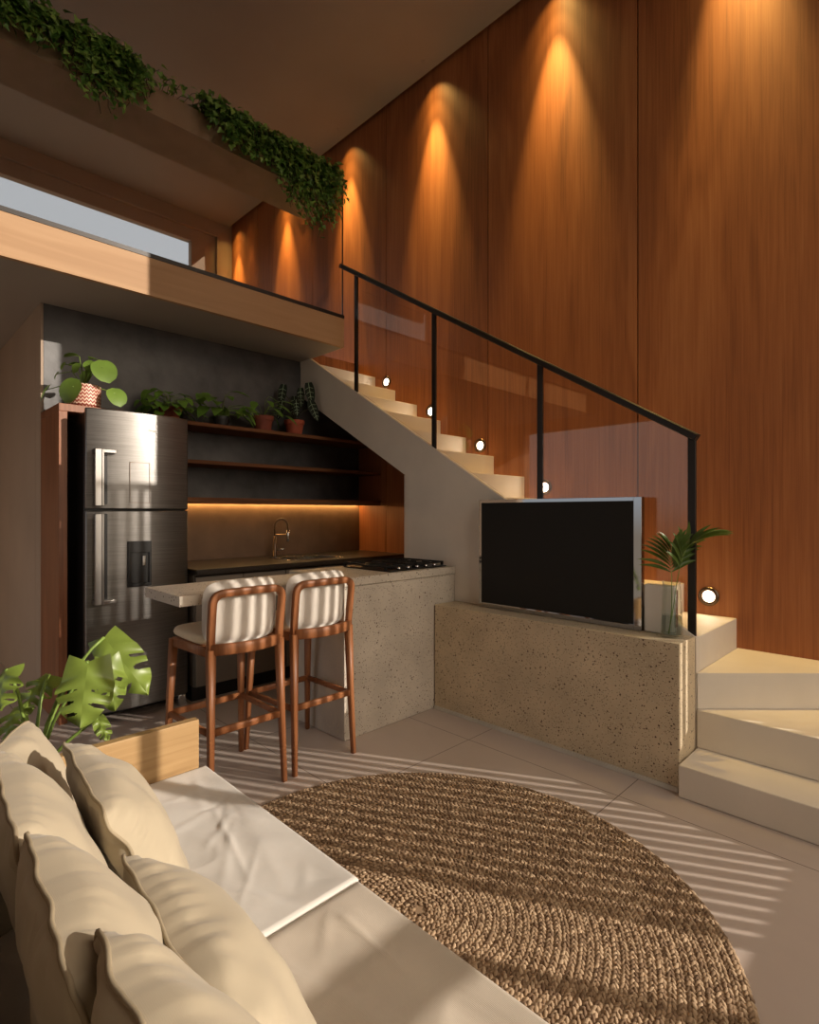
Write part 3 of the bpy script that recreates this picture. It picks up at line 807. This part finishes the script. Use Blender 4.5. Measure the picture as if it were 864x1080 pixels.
# ------------------------------------------------------------------ bar stools
def make_stool():
    c = Vector((1.205, 2.42, 0))
    t = thing('bar_stool', 'wooden bar stool with padded back nearer the refrigerator', 'bar stool', tuple(c), 'bar stools at the island')
    W = lambda x, y, z: (c.x + x, c.y + y, z)
    for sx in (-1, 1):
        obj('leg', MB().bar([W(sx * .178, -.215, .001), W(sx * .170, -.200, .35), W(sx * .165, -.190, .665)], [.022, .028, .036], [.024, .032, .040], up=(0, 1, 0)), M['stool_wood'], t, 0, True)
        obj('leg', MB().bar([W(sx * .192, .222, .001), W(sx * .182, .205, .35), W(sx * .172, .185, .655)], [.022, .028, .036], [.022, .030, .038], up=(0, 1, 0)), M['stool_wood'], t, 0, True)
    # U-shaped back frame
    pth = []
    for sx in (-1, 1):
        leg = [W(sx * .165, -.188, .64), W(sx * .166, -.193, .72), W(sx * .167, -.203, .80), W(sx * .167, -.210, .856)]
        arc = []
        for i in range(1, 7):
            a = i / 6 * PI / 2
            arc.append(W(sx * (.122 + .045 * math.cos(a)), -.211 - .006 * i / 6, .858 + .045 * math.sin(a)))
        side = leg + arc
        if sx < 0: pth = side + [W(-.06, -.224, .905), W(0, -.226, .906), W(.06, -.224, .905)]
        else: pth += side[::-1]
    obj('back_frame', MB().bar(pth, [.032] * len(pth), [.026] * len(pth), up=(0, 1, .1)), M['stool_wood'], t, 0, True)
    ap = []
    for i in range(9):
        s = -1 + i / 4; ap.append(W(s * .165, -.196 - .045 * (1 - s * s), .665))
    obj('rear_apron', MB().bar(ap, .022, .048), M['stool_wood'], t, 0, True)
    obj('front_apron', MB().bar([W(-.172, .185, .64), W(.172, .185, .64)], .022, .04), M['stool_wood'], t, 0, True)
    for sx in (-1, 1):
        obj('side_apron', MB().bar([W(sx * .165, -.19, .652), W(sx * .171, .18, .642)], .022, .044), M['stool_wood'], t, 0, True)
        obj('stretcher', MB().bar([W(sx * .170, -.20, .31), W(sx * .183, .205, .30)], .018, .026), M['stool_wood'], t, 0, True)
    obj('stretcher', MB().bar([W(-.17, -.202, .315), W(.17, -.202, .315)], .018, .03), M['stool_wood'], t, 0, True)
    obj('stretcher', MB().bar([W(-.183, .206, .30), W(.183, .206, .30)], .018, .03), M['stool_wood'], t, 0, True)
    # seat pad: superellipse slab
    def pad(z0, z1, hx, hy, cy, e=5):
        mb = MB(); prof = [(.90, 0), (.98, .25), (1.0, .5), (.985, .75), (.93, .95), (.80, 1.04), (.4, 1.08)]; n = 40; vs = []
        for s, h in prof:
            for k in range(n):
                a = 2 * PI * k / n; ca, sa = math.cos(a), math.sin(a)
                r = (abs(ca) ** e + abs(sa) ** e) ** (-1 / e)
                vs.append(W(hx * s * r * ca, cy + hy * s * r * sa, z0 + (z1 - z0) * h))
        m = len(prof)
        fs = [(i * n + k, i * n + (k + 1) % n, (i + 1) * n + (k + 1) % n, (i + 1) * n + k) for i in range(m - 1) for k in range(n)] + [tuple(range(n))[::-1], tuple((m - 1) * n + k for k in range(n))]
        return mb.add(vs, fs)
    obj('seat', pad(.672, .715, .19, .190, .028), M['stool_seat'], t, 0, True)
    # curved back pad in front of the frame
    nu, nv = 18, 12; vs = []; fs = []
    for side in (0, 1):
        for j in range(nv + 1):
            for i in range(nu + 1):
                u = -1 + 2 * i / nu; v = -1 + 2 * j / nv
                e = 5; q = max(abs(u), abs(v)); nrm_ = (abs(u) ** e + abs(v) ** e) ** (1 / e) if q > 0 else 1
                uu, vv = (u * q / nrm_, v * q / nrm_) if q > 0 else (0, 0)
                th = .027 * (1 - q ** 6) ** .5 if q < 1 else 0
                xx = uu * .180; zz = .812 + vv * .140
                yy = -.155 - .036 * (1 - uu * uu) - .04 * (zz - .72) + (.0 if abs(uu) < .0 else .0)
                vs.append(W(xx, yy + (th if side else -th) + .022, zz))
    n0 = (nu + 1) * (nv + 1)
    for side in (0, 1):
        for j in range(nv):
            for i in range(nu):
                a = side * n0 + j * (nu + 1) + i; q = (a, a + 1, a + nu + 2, a + nu + 1)
                fs.append(q if side == 0 else q[::-1])
    # stitch rim
    rim = [i for i in range(nu + 1)] + [j * (nu + 1) + nu for j in range(1, nv + 1)] + [nv * (nu + 1) + i for i in range(nu - 1, -1, -1)] + [j * (nu + 1) for j in range(nv - 1, 0, -1)]
    for a, b in zip(rim, rim[1:] + rim[:1]): fs.append((b, a, a + n0, b + n0))
    obj('back_cushion', MB().add(vs, fs), M['stool_cloth'], t, 0, True)
    return t
s1 = make_stool()
s2 = copy_tree(s1); s2.location = (1.62, 2.425, 0)
s2['label'] = 'wooden bar stool with padded back standing against the island'

# ------------------------------------------------------------------ rug
def rug():
    cx, cy, RR = 1.225, 1.175, .895
    w = .0225
    vs = []; fs = []
    # unit lobe (low poly ellipsoid)
    lat = [(-.9, .0), (-.5, .75), (0, 1.0), (.5, .75), (.9, .0)]
    ring = 6
    U = [(-1, 0, 0)]
    for a in (-.55, .1, .65):
        rr = math.sqrt(1 - a * a)
        for k in range(ring):
            an = 2 * PI * k / ring; U.append((a, rr * math.cos(an), rr * math.sin(an)))
    U.append((1, 0, 0)); U = np.array(U)
    F = []
    for k in range(ring): F.append((0, 1 + (k + 1) % ring, 1 + k))
    for i in range(2):
        for k in range(ring):
            a = 1 + i * ring; F.append((a + k, a + (k + 1) % ring, a + ring + (k + 1) % ring, a + ring + k))
    a = 1 + 2 * ring
    for k in range(ring): F.append((a + k, a + (k + 1) % ring, len(U) - 1))
    rg = random.Random(4)
    nr = int(RR / w)
    for i in range(nr):
        r0 = RR - (i + .5) * w
        for sgn in (-1, 1):
            r = r0 + sgn * w * .24
            m = max(4, int(2 * PI * r / .0165))
            for j in range(m):
                th = 2 * PI * (j + (.5 if sgn > 0 else 0) + rg.uniform(-.1, .1)) / m + i * .7
                if cx + r * math.cos(th) < .62: continue
                tilt = sgn * R(33) * (1) + rg.uniform(-.15, .15)
                dx, dy = -math.sin(th), math.cos(th)
                ex = (dx * math.cos(tilt) - dy * math.sin(tilt), dx * math.sin(tilt) + dy * math.cos(tilt))
                ey = (-ex[1], ex[0])
                L, Wd, Hh = .0112 * rg.uniform(.85, 1.2), .0062 * rg.uniform(.85, 1.2), .0046
                o = len(vs)
                zc = .0125 + rg.uniform(-.0014, .0014)
                px, py = cx + r * math.cos(th), cy + r * math.sin(th)
                for q in U:
                    vs.append((px + ex[0] * q[0] * L + ey[0] * q[1] * Wd, py + ex[1] * q[0] * L + ey[1] * q[1] * Wd, zc + q[2] * Hh + q[0] * .003))
                fs += [tuple(k + o for k in f) for f in F]
    mb = MB(); mb.v = vs; mb.f = fs
    mb.lathe((cx, cy, .001), [(RR - .012, 0), (RR - .006, .006), (RR - .014, .011)], 96)
    o = obj('round_rug', mb, M['jute'], None, 0, True)
    set_tag(o, 'round brown braided jute rug on the tiled floor', 'rug')
rug()

# ------------------------------------------------------------------ sofa
SX1, SYB, SZ = .85, 1.87, .36
so = thing('sofa', 'low sofa with oak end board and pale linen seat cushions', 'sofa', (.35, .7, 0))
obj('base', B(-.45, SX1 - .04, -.70, SYB - .002, .06, .19), M['oak'], so, .006)
for x in (-.35, SX1 - .12):
    for y in (-.6, SYB - .12):
        obj('foot', B(x, x + .05, y, y + .05, .001, .06), M['black_metal'], so)
obj('end_board', B(-.45, SX1 - .02, SYB, SYB + .035, .06, .525), M['oak'], so, .003, label='upright oak board closing the sofa end')
def cushion(x0, x1, y0, y1, z0, z1, amp, seed, edge=.006, nx=150, ny=130):
    """padded slab with rounded edges and soft folds on top"""
    rg = random.Random(seed); creases = []
    for _ in range(34):
        an = R(rg.choice((55, 62, 70, 80, 20, 130)) + rg.uniform(-14, 14))
        creases.append((rg.uniform(x0 + .2, x1), rg.uniform(max(y0, .3), y1), math.cos(an), math.sin(an), rg.uniform(.06, .24), rg.uniform(.001, .0032) * rg.choice((1, 1, -.7)), rg.uniform(.008, .018)))
    vs = []; fs = []
    def topz(u, v, x, y):
        e = lambda d: 1 - (1 - min(1, d)) ** 2.4
        du = min(u, 1 - u) * (x1 - x0) / edge; dv = min(v, 1 - v) * (y1 - y0) / edge
        f = min(e(du) , e(dv)) if (du < 1 or dv < 1) else 1
        q = noise.noise(Vector((x * 3 + seed, y * 3, 0))) * .9 + noise.noise(Vector((x * 9 + y * 6 + seed, (y - x * .5) * 3.0, 3))) * .6
        q += (1 - abs(noise.noise(Vector((x * 5 + y * 3.5 + seed, y * 2.2 - x * 1.5, 7)))) * 4) * .35 if abs(noise.noise(Vector((x * 5 + y * 3.5 + seed, y * 2.2 - x * 1.5, 7)))) < .25 else 0
        fd = min(1, min(min(u, 1 - u) * (x1 - x0), min(v, 1 - v) * (y1 - y0)) / .10); fd = fd * fd * (3 - 2 * fd)
        cr = 0
        for (ax, ay, tx, ty, ln, hh, ww) in creases:
            a = (x - ax) * tx + (y - ay) * ty; b = -(x - ax) * ty + (y - ay) * tx
            if abs(a) < ln: cr += hh * (1 - (a / ln) ** 2) * math.exp(-(b / ww) ** 2)
        return z1 - edge * (1 - f) + (amp * (q - .25) + cr) * fd
    for j in range(ny + 1):
        for i in range(nx + 1):
            u, v = i / nx, j / ny; x = x0 + (x1 - x0) * u; y = y0 + (y1 - y0) * v
            vs.append((x, y, topz(u, v, x, y)))
    for j in range(ny):
        for i in range(nx):
            a = j * (nx + 1) + i; fs.append((a, a + 1, a + nx + 2, a + nx + 1))
    rim = [i for i in range(nx + 1)] + [j * (nx + 1) + nx for j in range(1, ny + 1)] + [ny * (nx + 1) + i for i in range(nx - 1, -1, -1)] + [j * (nx + 1) for j in range(ny - 1, 0, -1)]
    n0 = len(vs)
    for k in rim: vs.append((vs[k][0], vs[k][1], z0))
    m = len(rim)
    for k in range(m): fs.append((rim[k], n0 + k, n0 + (k + 1) % m, rim[(k + 1) % m]))
    fs.append(tuple(n0 + k for k in range(m))[::-1])
    return MB().add(vs, fs)
obj('seat_cushion', cushion(-.1, SX1 + .004, 1.030, SYB - .004, .191, SZ + .001, .017, 3), M['seat_light'], so, 0, True, label='pale off-white seat cushion by the oak board')
obj('seat_cushion', cushion(-.1, SX1, -.70, 1.026, .191, SZ - .001, .010, 11), M['seat_beige'], so, 0, True, label='beige linen seat cushion')

def pillow_mesh(w, h, th, seed, nu=44, wr=1.0, back=.6, front=1.25):
    """pillow in local (u: along its width, n: thickness, v: height); returns front/back verts, faces, rim path"""
    vs = []; n = nu
    def P(i, j, side):
        u = -1 + 2 * i / n; v = -1 + 2 * j / n
        rc = 1 - .075 * (u * v) ** 4; pin = rc * (1 - .05 * (1 - v * v) * abs(u) ** 3); pin2 = rc * (1 - .05 * (1 - u * u) * abs(v) ** 3)
        a = max(0, 1 - abs(u) ** 2.2) ** .62; b = max(0, 1 - abs(v) ** 2.2) ** .62
        t = th / 2 * (a * b) ** .85
        ed = math.exp(-((1 - max(abs(u), abs(v))) / .16) ** 2)
        mid = (1 - max(abs(u), abs(v)))
        along = v if abs(u) > abs(v) else u
        pu = .013 * wr * ed * (.35 - abs(noise.noise(Vector((along * 6.5 + seed, side * 3.1 + mid * 1.5, seed * 2)))) * 1.8) * min(1, mid * 14)
        big = .006 * wr * noise.noise(Vector((u * 2.2 + seed, v * 2.2, side * 4))) * (a * b) ** .5
        seam = .008 * wr * noise.noise(Vector((u * 3 + seed * 3, v * 3, 9)))
        return Vector((u * w / 2 * pin, (t + pu + big) * (back if side else -front) + seam, v * h / 2 * pin2))
    for side in (0, 1):
        for j in range(n + 1):
            for i in range(n + 1): vs.append(P(i, j, side))
    n0 = (n + 1) ** 2
    rim = [i for i in range(n + 1)] + [j * (n + 1) + n for j in range(1, n + 1)] + [n * (n + 1) + i for i in range(n - 1, -1, -1)] + [j * (n + 1) for j in range(n - 1, 0, -1)]
    fs = []
    for side in (0, 1):
        for j in range(n):
            for i in range(n):
                a = side * n0 + j * (n + 1) + i; q = (a, a + 1, a + n + 2, a + n + 1)
                fs.append(q if side == 0 else q[::-1])
    for k in rim:
        m = (vs[k] + vs[k + n0]) / 2; vs[k] = m.copy(); vs[k + n0] = m.copy()
    path = [vs[k].copy() for k in rim]
    return vs, fs, path

def pillow(label, c, w, h, th, rot, seed, group='linen pillows along the sofa back', mat='cream', wr=1.0):
    vs, fs, path = pillow_mesh(w, h, th, seed, wr=wr)
    Mx = Matrix.Translation(Vector(c)) @ (Matrix.Rotation(R(rot[0]), 4, 'Z') @ Matrix.Rotation(R(rot[1]), 4, 'X') @ Matrix.Rotation(R(rot[2]), 4, 'Y'))
    t = thing('throw_pillow', label, 'pillow', (c[0], c[1], c[2] - h / 2), group)
    obj('cover', MB().add([Mx @ v for v in vs], fs), M[mat], t, 0, True)
    pp = [Mx @ v for v in path]; pp.append(pp[0])
    obj('piping', MB().tube(pp, .0035, 6, False), M['piping'], t, 0, True)
    return t
# pillows stand with their width along the sofa (Y) : rotZ 90 turns the local u axis onto Y, local n axis onto -X
pillow('cream linen pillow leaning in the sofa corner by the oak board', (.265, 1.61, .505), .42, .38, .15, (60, -16, 0), 1)
pillow('cream linen pillow in the front row nearest the oak board', (.41, 1.33, .525), .46, .38, .15, (86, -26, 0), 2)
pillow('cream linen pillow in the front row nearest the viewer', (.37, .77, .515), .46, .38, .16, (86, -26, 0), 3)
pillow('cream linen pillow in the back row behind the front row pillow by the board', (.225, 1.19, .57), .44, .42, .16, (86, -15, 0), 4)
pillow('cream linen pillow in the middle of the back row', (.21, .80, .585), .37, .42, .17, (86, -15, 0), 5)
pillow('cream linen pillow lowest in the photo, at the near end of the back row', (.22, .48, .60), .40, .42, .17, (86, -15, 0), 6)
for (y0, y1, sd) in ((.95, 1.84, 4), (.05, .94, 8)):
    vs, fs, path = pillow_mesh(y1 - y0, .46, .22, sd, 40, .8, 1, 1)
    Mx = Matrix.Translation(Vector((-.02, (y0 + y1) / 2, .52))) @ Matrix.Rotation(R(90), 4, 'Z') @ Matrix.Rotation(R(-12), 4, 'X')
    obj('back_cushion', MB().add([Mx @ v for v in vs], fs), M['back_grey'], so, 0, True, label='grey woven back cushion')
obj('back_rest', B(-.45, -.19, -.7, SYB - .004, .191, .56), M['back_grey'], so, .04, seg=4)

# ------------------------------------------------------------------ potted plants on the top shelf
def pot_profile(r, h, rim=True):
    if rim: return [(r * .70, 0), (r * .92, h * .74), (r * 1.0, h * .74), (r * 1.02, h), (r * .90, h), (r * .86, h * .85), (.002, h * .85)]
    return [(r * .86, 0), (r, h * .1), (r, h), (r * .92, h), (r * .9, h * .9), (.002, h * .9)]
def potted(label, cat_name, x, y, z, r, h, potmat, rim=True, saucer=False):
    t = thing(cat_name, label, 'potted plant', (x, y, z), 'potted plants above the kitchen')
    z1 = z + .001
    if saucer:
        obj('saucer', MB().lathe((x, y, z1), [(r * .85, 0), (r * 1.05, .018), (r * .98, .018), (r * .8, .006)]), potmat, t, 0, True); z1 += .007
    obj('pot', MB().lathe((x, y, z1), pot_profile(r, h, rim), 32), potmat, t, 0)
    obj('soil', MB().lathe((x, y, z1 + h * .86), [(r * .86, 0), (r * .8, .006), (.002, .008)], 24), M['soil'], t, 0, True)
    return t, Vector((x, y, z1 + h * .88))
cam_side = rt; cam_fwd = fwd

# pilea on the housing
t, b = potted('potted plant with round lime leaves in a zigzag patterned pot above the refrigerator', 'pilea_plant', .965, 3.80, 1.89, .088, .135, M['zigzag'], False)
lm, st = MB(), MB()
pil = [(-.26, .0, .05, .135), (-.19, .10, .05, .06), (-.13, .15, .0, .06), (-.07, .21, .0, .085), (-.07, .165, .06, .075), (.0, -.015, -.20, .165), (.04, .195, .05, .095), (.03, .15, -.02, .08), (.13, .125, -.06, .165), (.19, -.03, .0, .135), (-.02, .10, .1, .10), (.09, .16, .1, .07), (-.03, .13, -.05, .07)]
for (dx, dz, df, s) in pil:
    e = b + cam_side * dx + Vector((0, 0, dz)) + cam_fwd * df * .6
    mid = b + cam_side * dx * .45 + Vector((0, 0, dz * .8 + .03)) + cam_fwd * df * .25
    st.tube([b, mid, e], .0028, 5)
    flat = dz > .15
    nrm = Vector((0, 0, 1)) if flat else (-cam_fwd + cam_side * dx * 5.5 + Vector((0, 0, .35)))
    dd_ = (cam_side * (1 if dx > 0 else -1) * .5 + Vector((0, 0, -.7)) - cam_fwd * .2) if not flat else cam_side * (1 if dx >= 0 else -1) - cam_fwd * .3
    leaf_blade(lm, e - dd_.normalized() * s * .35, dd_, nrm, s, s * .86, .22, .16, 9, shape='round')
obj('leaves', lm, M['leaf_lime'], t, 0, True); obj('stems', st, M['stem'], t, 0, True)

def bush(t, b, n, rad, ht, lw, mat, seed, shape='ovate', hang=.0, bias=0):
    rg = random.Random(seed); lm, st = MB(), MB()
    for i in range(n):
        a = rg.uniform(0, 2 * PI); r = rad * math.sqrt(rg.uniform(.05, 1)); z = ht * rg.uniform(.25, 1) * (1 - .35 * (r / rad) ** 2) - hang * (r / rad) ** 2 * rg.uniform(.3, 1)
        e = b + Vector((r * math.cos(a) + bias * rg.random(), r * math.sin(a) * .8, z))
        mid = b + Vector((r * math.cos(a) * .4, r * math.sin(a) * .3, max(z, .02) * .75 + .01))
        st.tube([b, mid, e], .002, 4)
        d = Vector((math.cos(a), math.sin(a), rg.uniform(-.7, .15))) + Vector((0, -.5, -.2))
        s = rg.uniform(lw[0], lw[1])
        leaf_blade(lm, e, d, (0, -.35, 1), s, s * lw[2], .25, .18, 7, shape=shape)
    obj('leaves', lm, mat, t, 0, True); obj('stems', st, M['stem'], t, 0, True)
ZS = 1.897
t, b = potted('bushy green potted plant on the shelf half hidden by the refrigerator', 'pothos_plant', 1.56, 3.99, ZS, .075, .10, M['terracotta_dark'])
bush(t, b, 70, .22, .19, (.06, .10, .75), M['leaf_mid'], 21, 'heart', .16)
t, b = potted('broad leaved potted plant in a dark pot on the shelf', 'broad_leaf_plant', 1.95, 4.0, ZS, .065, .085, M['dark_pot'])
bush(t, b, 20, .20, .24, (.12, .18, .62), M['leaf_mid'], 33, 'ovate', .06)
t, b = potted('small leafy plant in a dull terracotta pot with saucer on the shelf', 'terracotta_plant', 2.31, 4.0, ZS, .082, .125, M['terracotta_dark'], True, True)
bush(t, b, 15, .19, .20, (.11, .16, .5), M['leaf_mid'], 46, 'ovate', .02)
t, b = potted('dark arrow leaved plant in a red terracotta pot at the stair side', 'alocasia_plant', 2.60, 3.99, ZS, .085, .13, M['terracotta'])
lm, st, vn = MB(), MB(), MB()
for (dx, dz, df, L, tw) in ((-.10, .27, 0, .20, -.3), (-.10, .13, -.05, .17, -.5), (.05, .25, .02, .18, .1), (.13, .28, 0, .22, .35), (.16, .13, -.03, .2, .8), (-.02, .19, .08, .18, -.1), (.03, .14, -.06, .15, .2)):
    e = b + cam_side * dx + Vector((0, 0, dz)) + cam_fwd * df
    st.tube([b, b + cam_side * dx * .4 + Vector((0, 0, dz * .7)), e], .004, 5)
    d = Vector((0, 0, -1)) + cam_side * tw * .5 - cam_fwd * .15
    up = -cam_fwd + Vector((0, 0, .2))
    leaf_blade(lm, e - d.normalized() * L * .3, d, up, L, L * .42, .1, .1, 9, shape='heart')
    dn = d.normalized(); upn = (up - dn * up.dot(dn)).normalized(); sdv = dn.cross(upn); o0 = e - dn * L * .3 + upn * .004
    vn.tube([o0, o0 + dn * L * .45 - upn * .1 * L * .2, o0 + dn * L * .9 - upn * .1 * L * .8], .0022, 4)
    for f in (.2, .38, .56, .72):
        p = o0 + dn * L * f - upn * .1 * L * f * f
        for sg in (-1, 1): vn.tube([p, p + sdv * sg * L * .17 * (1 - .5 * f) + dn * L * .08 + upn * .006], .0016, 4)
obj('leaves', lm, M['leaf_alocasia'], t, 0, True); obj('stems', st, M['stem_dark'], t, 0, True); obj('veins', vn, M['vein'], t)

# ------------------------------------------------------------------ monstera behind the sofa end
def at(px, py, depth_sum):
    """world point at the given sum X+Y seen at an image position (only used to read off measured positions)"""
    u = (px - 432) / 576
    return Vector((depth_sum * (1 + u) / 2, depth_sum * (1 - u) / 2, H - (py - 540) * depth_sum / 814.6))
mo = thing('monstera_plant', 'large monstera plant with split sunlit leaves behind the sofa end', 'potted plant', (.42, 2.30, 0))
mb_ = Vector((.42, 2.30, .30))
obj('pot', MB().lathe((.42, 2.30, .001), [(.12, 0), (.155, .03), (.165, .30), (.15, .30), (.145, .27), (.002, .27)], 32), M['dark_pot'], mo)
obj('soil', MB().lathe((.42, 2.30, .272), [(.143, 0), (.12, .008), (.002, .012)], 24), M['soil'], mo, 0, True)
def monstera_leaf(base, tip, nrm, width, seed, curl=.12, name='leaf'):
    base = Vector(base); tip = Vector(tip); d = tip - base; L = d.length; d.normalize()
    nrm = Vector(nrm); nrm = (nrm - d * nrm.dot(d)).normalized(); s = d.cross(nrm)
    rg = random.Random(seed)
    nt_, ns = 60, 8
    cuts = {}
    for sg in (-1, 1):
        c = []
        t = rg.uniform(.36, .44)
        while t < .80:
            c.append((t, rg.uniform(.024, .038), rg.uniform(.16, .34), rg.random() < .3)); t += rg.uniform(.15, .22)
        cuts[sg] = c
    vs = []; fs = []; grid = {}
    for sg in (-1, 1):
        for i in range(nt_ + 1):
            t = i / nt_
            w = (math.sin(PI * (t * .84 + .16)) ** .62) * (1.02 - .30 * t) * (1 - max(0, t - .82) ** 2 * 12)
            w = max(0, w) * width / 2
            if t > .985: w = 0
            for j in range(ns + 1):
                q = j / ns
                ts = t + .17 * q ** 1.3 * (1 - t) * (1 if t > .12 else t / .12) - .13 * q * max(0, 1 - t / .14)
                z = -curl * L * (ts - .2) ** 2 * 1.2 - .10 * width * q ** 2 + .012 * math.sin(t * 17 + seed) * q
                p = base + d * L * ts + s * sg * w * q + nrm * z
                grid[(sg, i, j)] = len(vs); vs.append(p)
        for i in range(nt_):
            for j in range(ns):
                t = (i + .5) / nt_; q = (j + .5) / ns; skip = False
                for (tc, hw, q0, hole) in cuts[sg]:
                    taper = min(1, (q - q0) / .25) if q > q0 else 0
                    if q > q0 and abs(t - tc) < hw * taper and not (hole and q > .86): skip = True
                if skip: continue
                a = [grid[(sg, i, j)], grid[(sg, i + 1, j)], grid[(sg, i + 1, j + 1)], grid[(sg, i, j + 1)]]
                fs.append(tuple(a if sg < 0 else a[::-1]))
    o = obj(name, MB().add(vs, fs), M['leaf_monstera'], mo, 0, True)
    return o
ms = MB()
def stalk(p, bend=.1):
    p = Vector(p); mid = mb_.lerp(p, .55) + Vector((0, 0, bend)); ms.tube([mb_, mb_.lerp(mid, .5) + Vector((0, 0, bend * .4)), mid, mid.lerp(p, .6) + Vector((0, 0, bend * .1)), p], .006, 6)
cdir = -fwd + Vector((0, 0, .35))
p = at(93, 698, 2.57); monstera_leaf(p, at(83, 768, 2.46), Vector((-.42, -.80, .38)), .19, 2, .10); stalk(p)
p = at(110, 672, 2.95); monstera_leaf(p, at(153, 728, 2.84), Vector((-.45, -.75, .6)), .17, 5, .22); stalk(p)
p = at(114, 696, 2.80); monstera_leaf(p, at(122, 750, 2.74), cdir + rt * .75, .12, 8, .12); stalk(p)
p = at(103, 757, 2.78); monstera_leaf(p, at(114, 781, 2.72), cdir + rt * .6, .06, 12, .1); stalk(p, .02)
p = at(6, 706, 2.60); monstera_leaf(p, at(-4, 748, 2.48), cdir - rt * .2, .13, 17, .15); stalk(p)
p = at(52, 712, 2.95); monstera_leaf(p, at(22, 744, 2.80), cdir + Vector((0, 0, .6)), .13, 23, .2); stalk(p)
p = at(20, 745, 2.85); monstera_leaf(p, at(2, 778, 2.70), cdir, .12, 29, .2); stalk(p, .04)
obj('stems', ms, M['stem'], mo, 0, True)

# ------------------------------------------------------------------ light
sd = Vector((-.48, .877, 0)).normalized(); el = math.atan(.34)
sun_d = Vector((sd.x * math.cos(el), sd.y * math.cos(el), -math.sin(el)))
sl_ = bpy.data.lights.new('sun', 'SUN'); sl_.energy = 5.0; sl_.angle = R(.35); sl_.color = (1, .89, .76)
so_ = bpy.data.objects.new('sun', sl_); link(so_); so_.location = (4, -6, 5)
so_.rotation_euler = sun_d.to_track_quat('-Z', 'Y').to_euler()

w = bpy.data.worlds.new('world'); sc.world = w; w.use_nodes = True
nt = w.node_tree; bg = nt.nodes['Background']
tc = N(nt, 'ShaderNodeTexCoord')
dot = N(nt, 'ShaderNodeVectorMath', operation='DOT_PRODUCT'); dot.inputs[1].default_value = tuple(-sun_d)
nt.links.new(tc.outputs['Generated'], dot.inputs[0])
rs = ramp(nt, [(.30, (.56, .61, .68)), (.60, (1.25, 1.15, 1.02)), (.85, (2.0, 1.75, 1.45)), (1.0, (2.8, 2.3, 1.75))])
mr = N(nt, 'ShaderNodeMapRange'); mr.inputs['From Min'].default_value = -1; nt.links.new(dot.outputs['Value'], mr.inputs['Value']); nt.links.new(mr.outputs[0], rs.inputs[0])
sp = N(nt, 'ShaderNodeSeparateXYZ'); nt.links.new(tc.outputs['Generated'], sp.inputs[0])
gt = N(nt, 'ShaderNodeMapRange'); gt.inputs['From Min'].default_value = -.04; gt.inputs['From Max'].default_value = .02; nt.links.new(sp.outputs[2], gt.inputs['Value'])
mx = N(nt, 'ShaderNodeMix', data_type='RGBA'); nt.links.new(gt.outputs[0], mx.inputs[0]); mx.inputs[6].default_value = (.42, .35, .28, 1); nt.links.new(rs.outputs[0], mx.inputs[7])
nt.links.new(mx.outputs[2], bg.inputs['Color']); bg.inputs['Strength'].default_value = 1.0

vs2 = sc.view_settings
vs2.view_transform = 'Standard'; vs2.look = 'None'; vs2.exposure = 0; vs2.gamma = 1
try: vs2.use_curve_mapping = False
except Exception: pass
sc.cycles.use_denoising = True
sc.cycles.max_bounces = 10; sc.cycles.diffuse_bounces = 4; sc.cycles.transparent_max_bounces = 16
sc.cycles.sample_clamp_indirect = 6
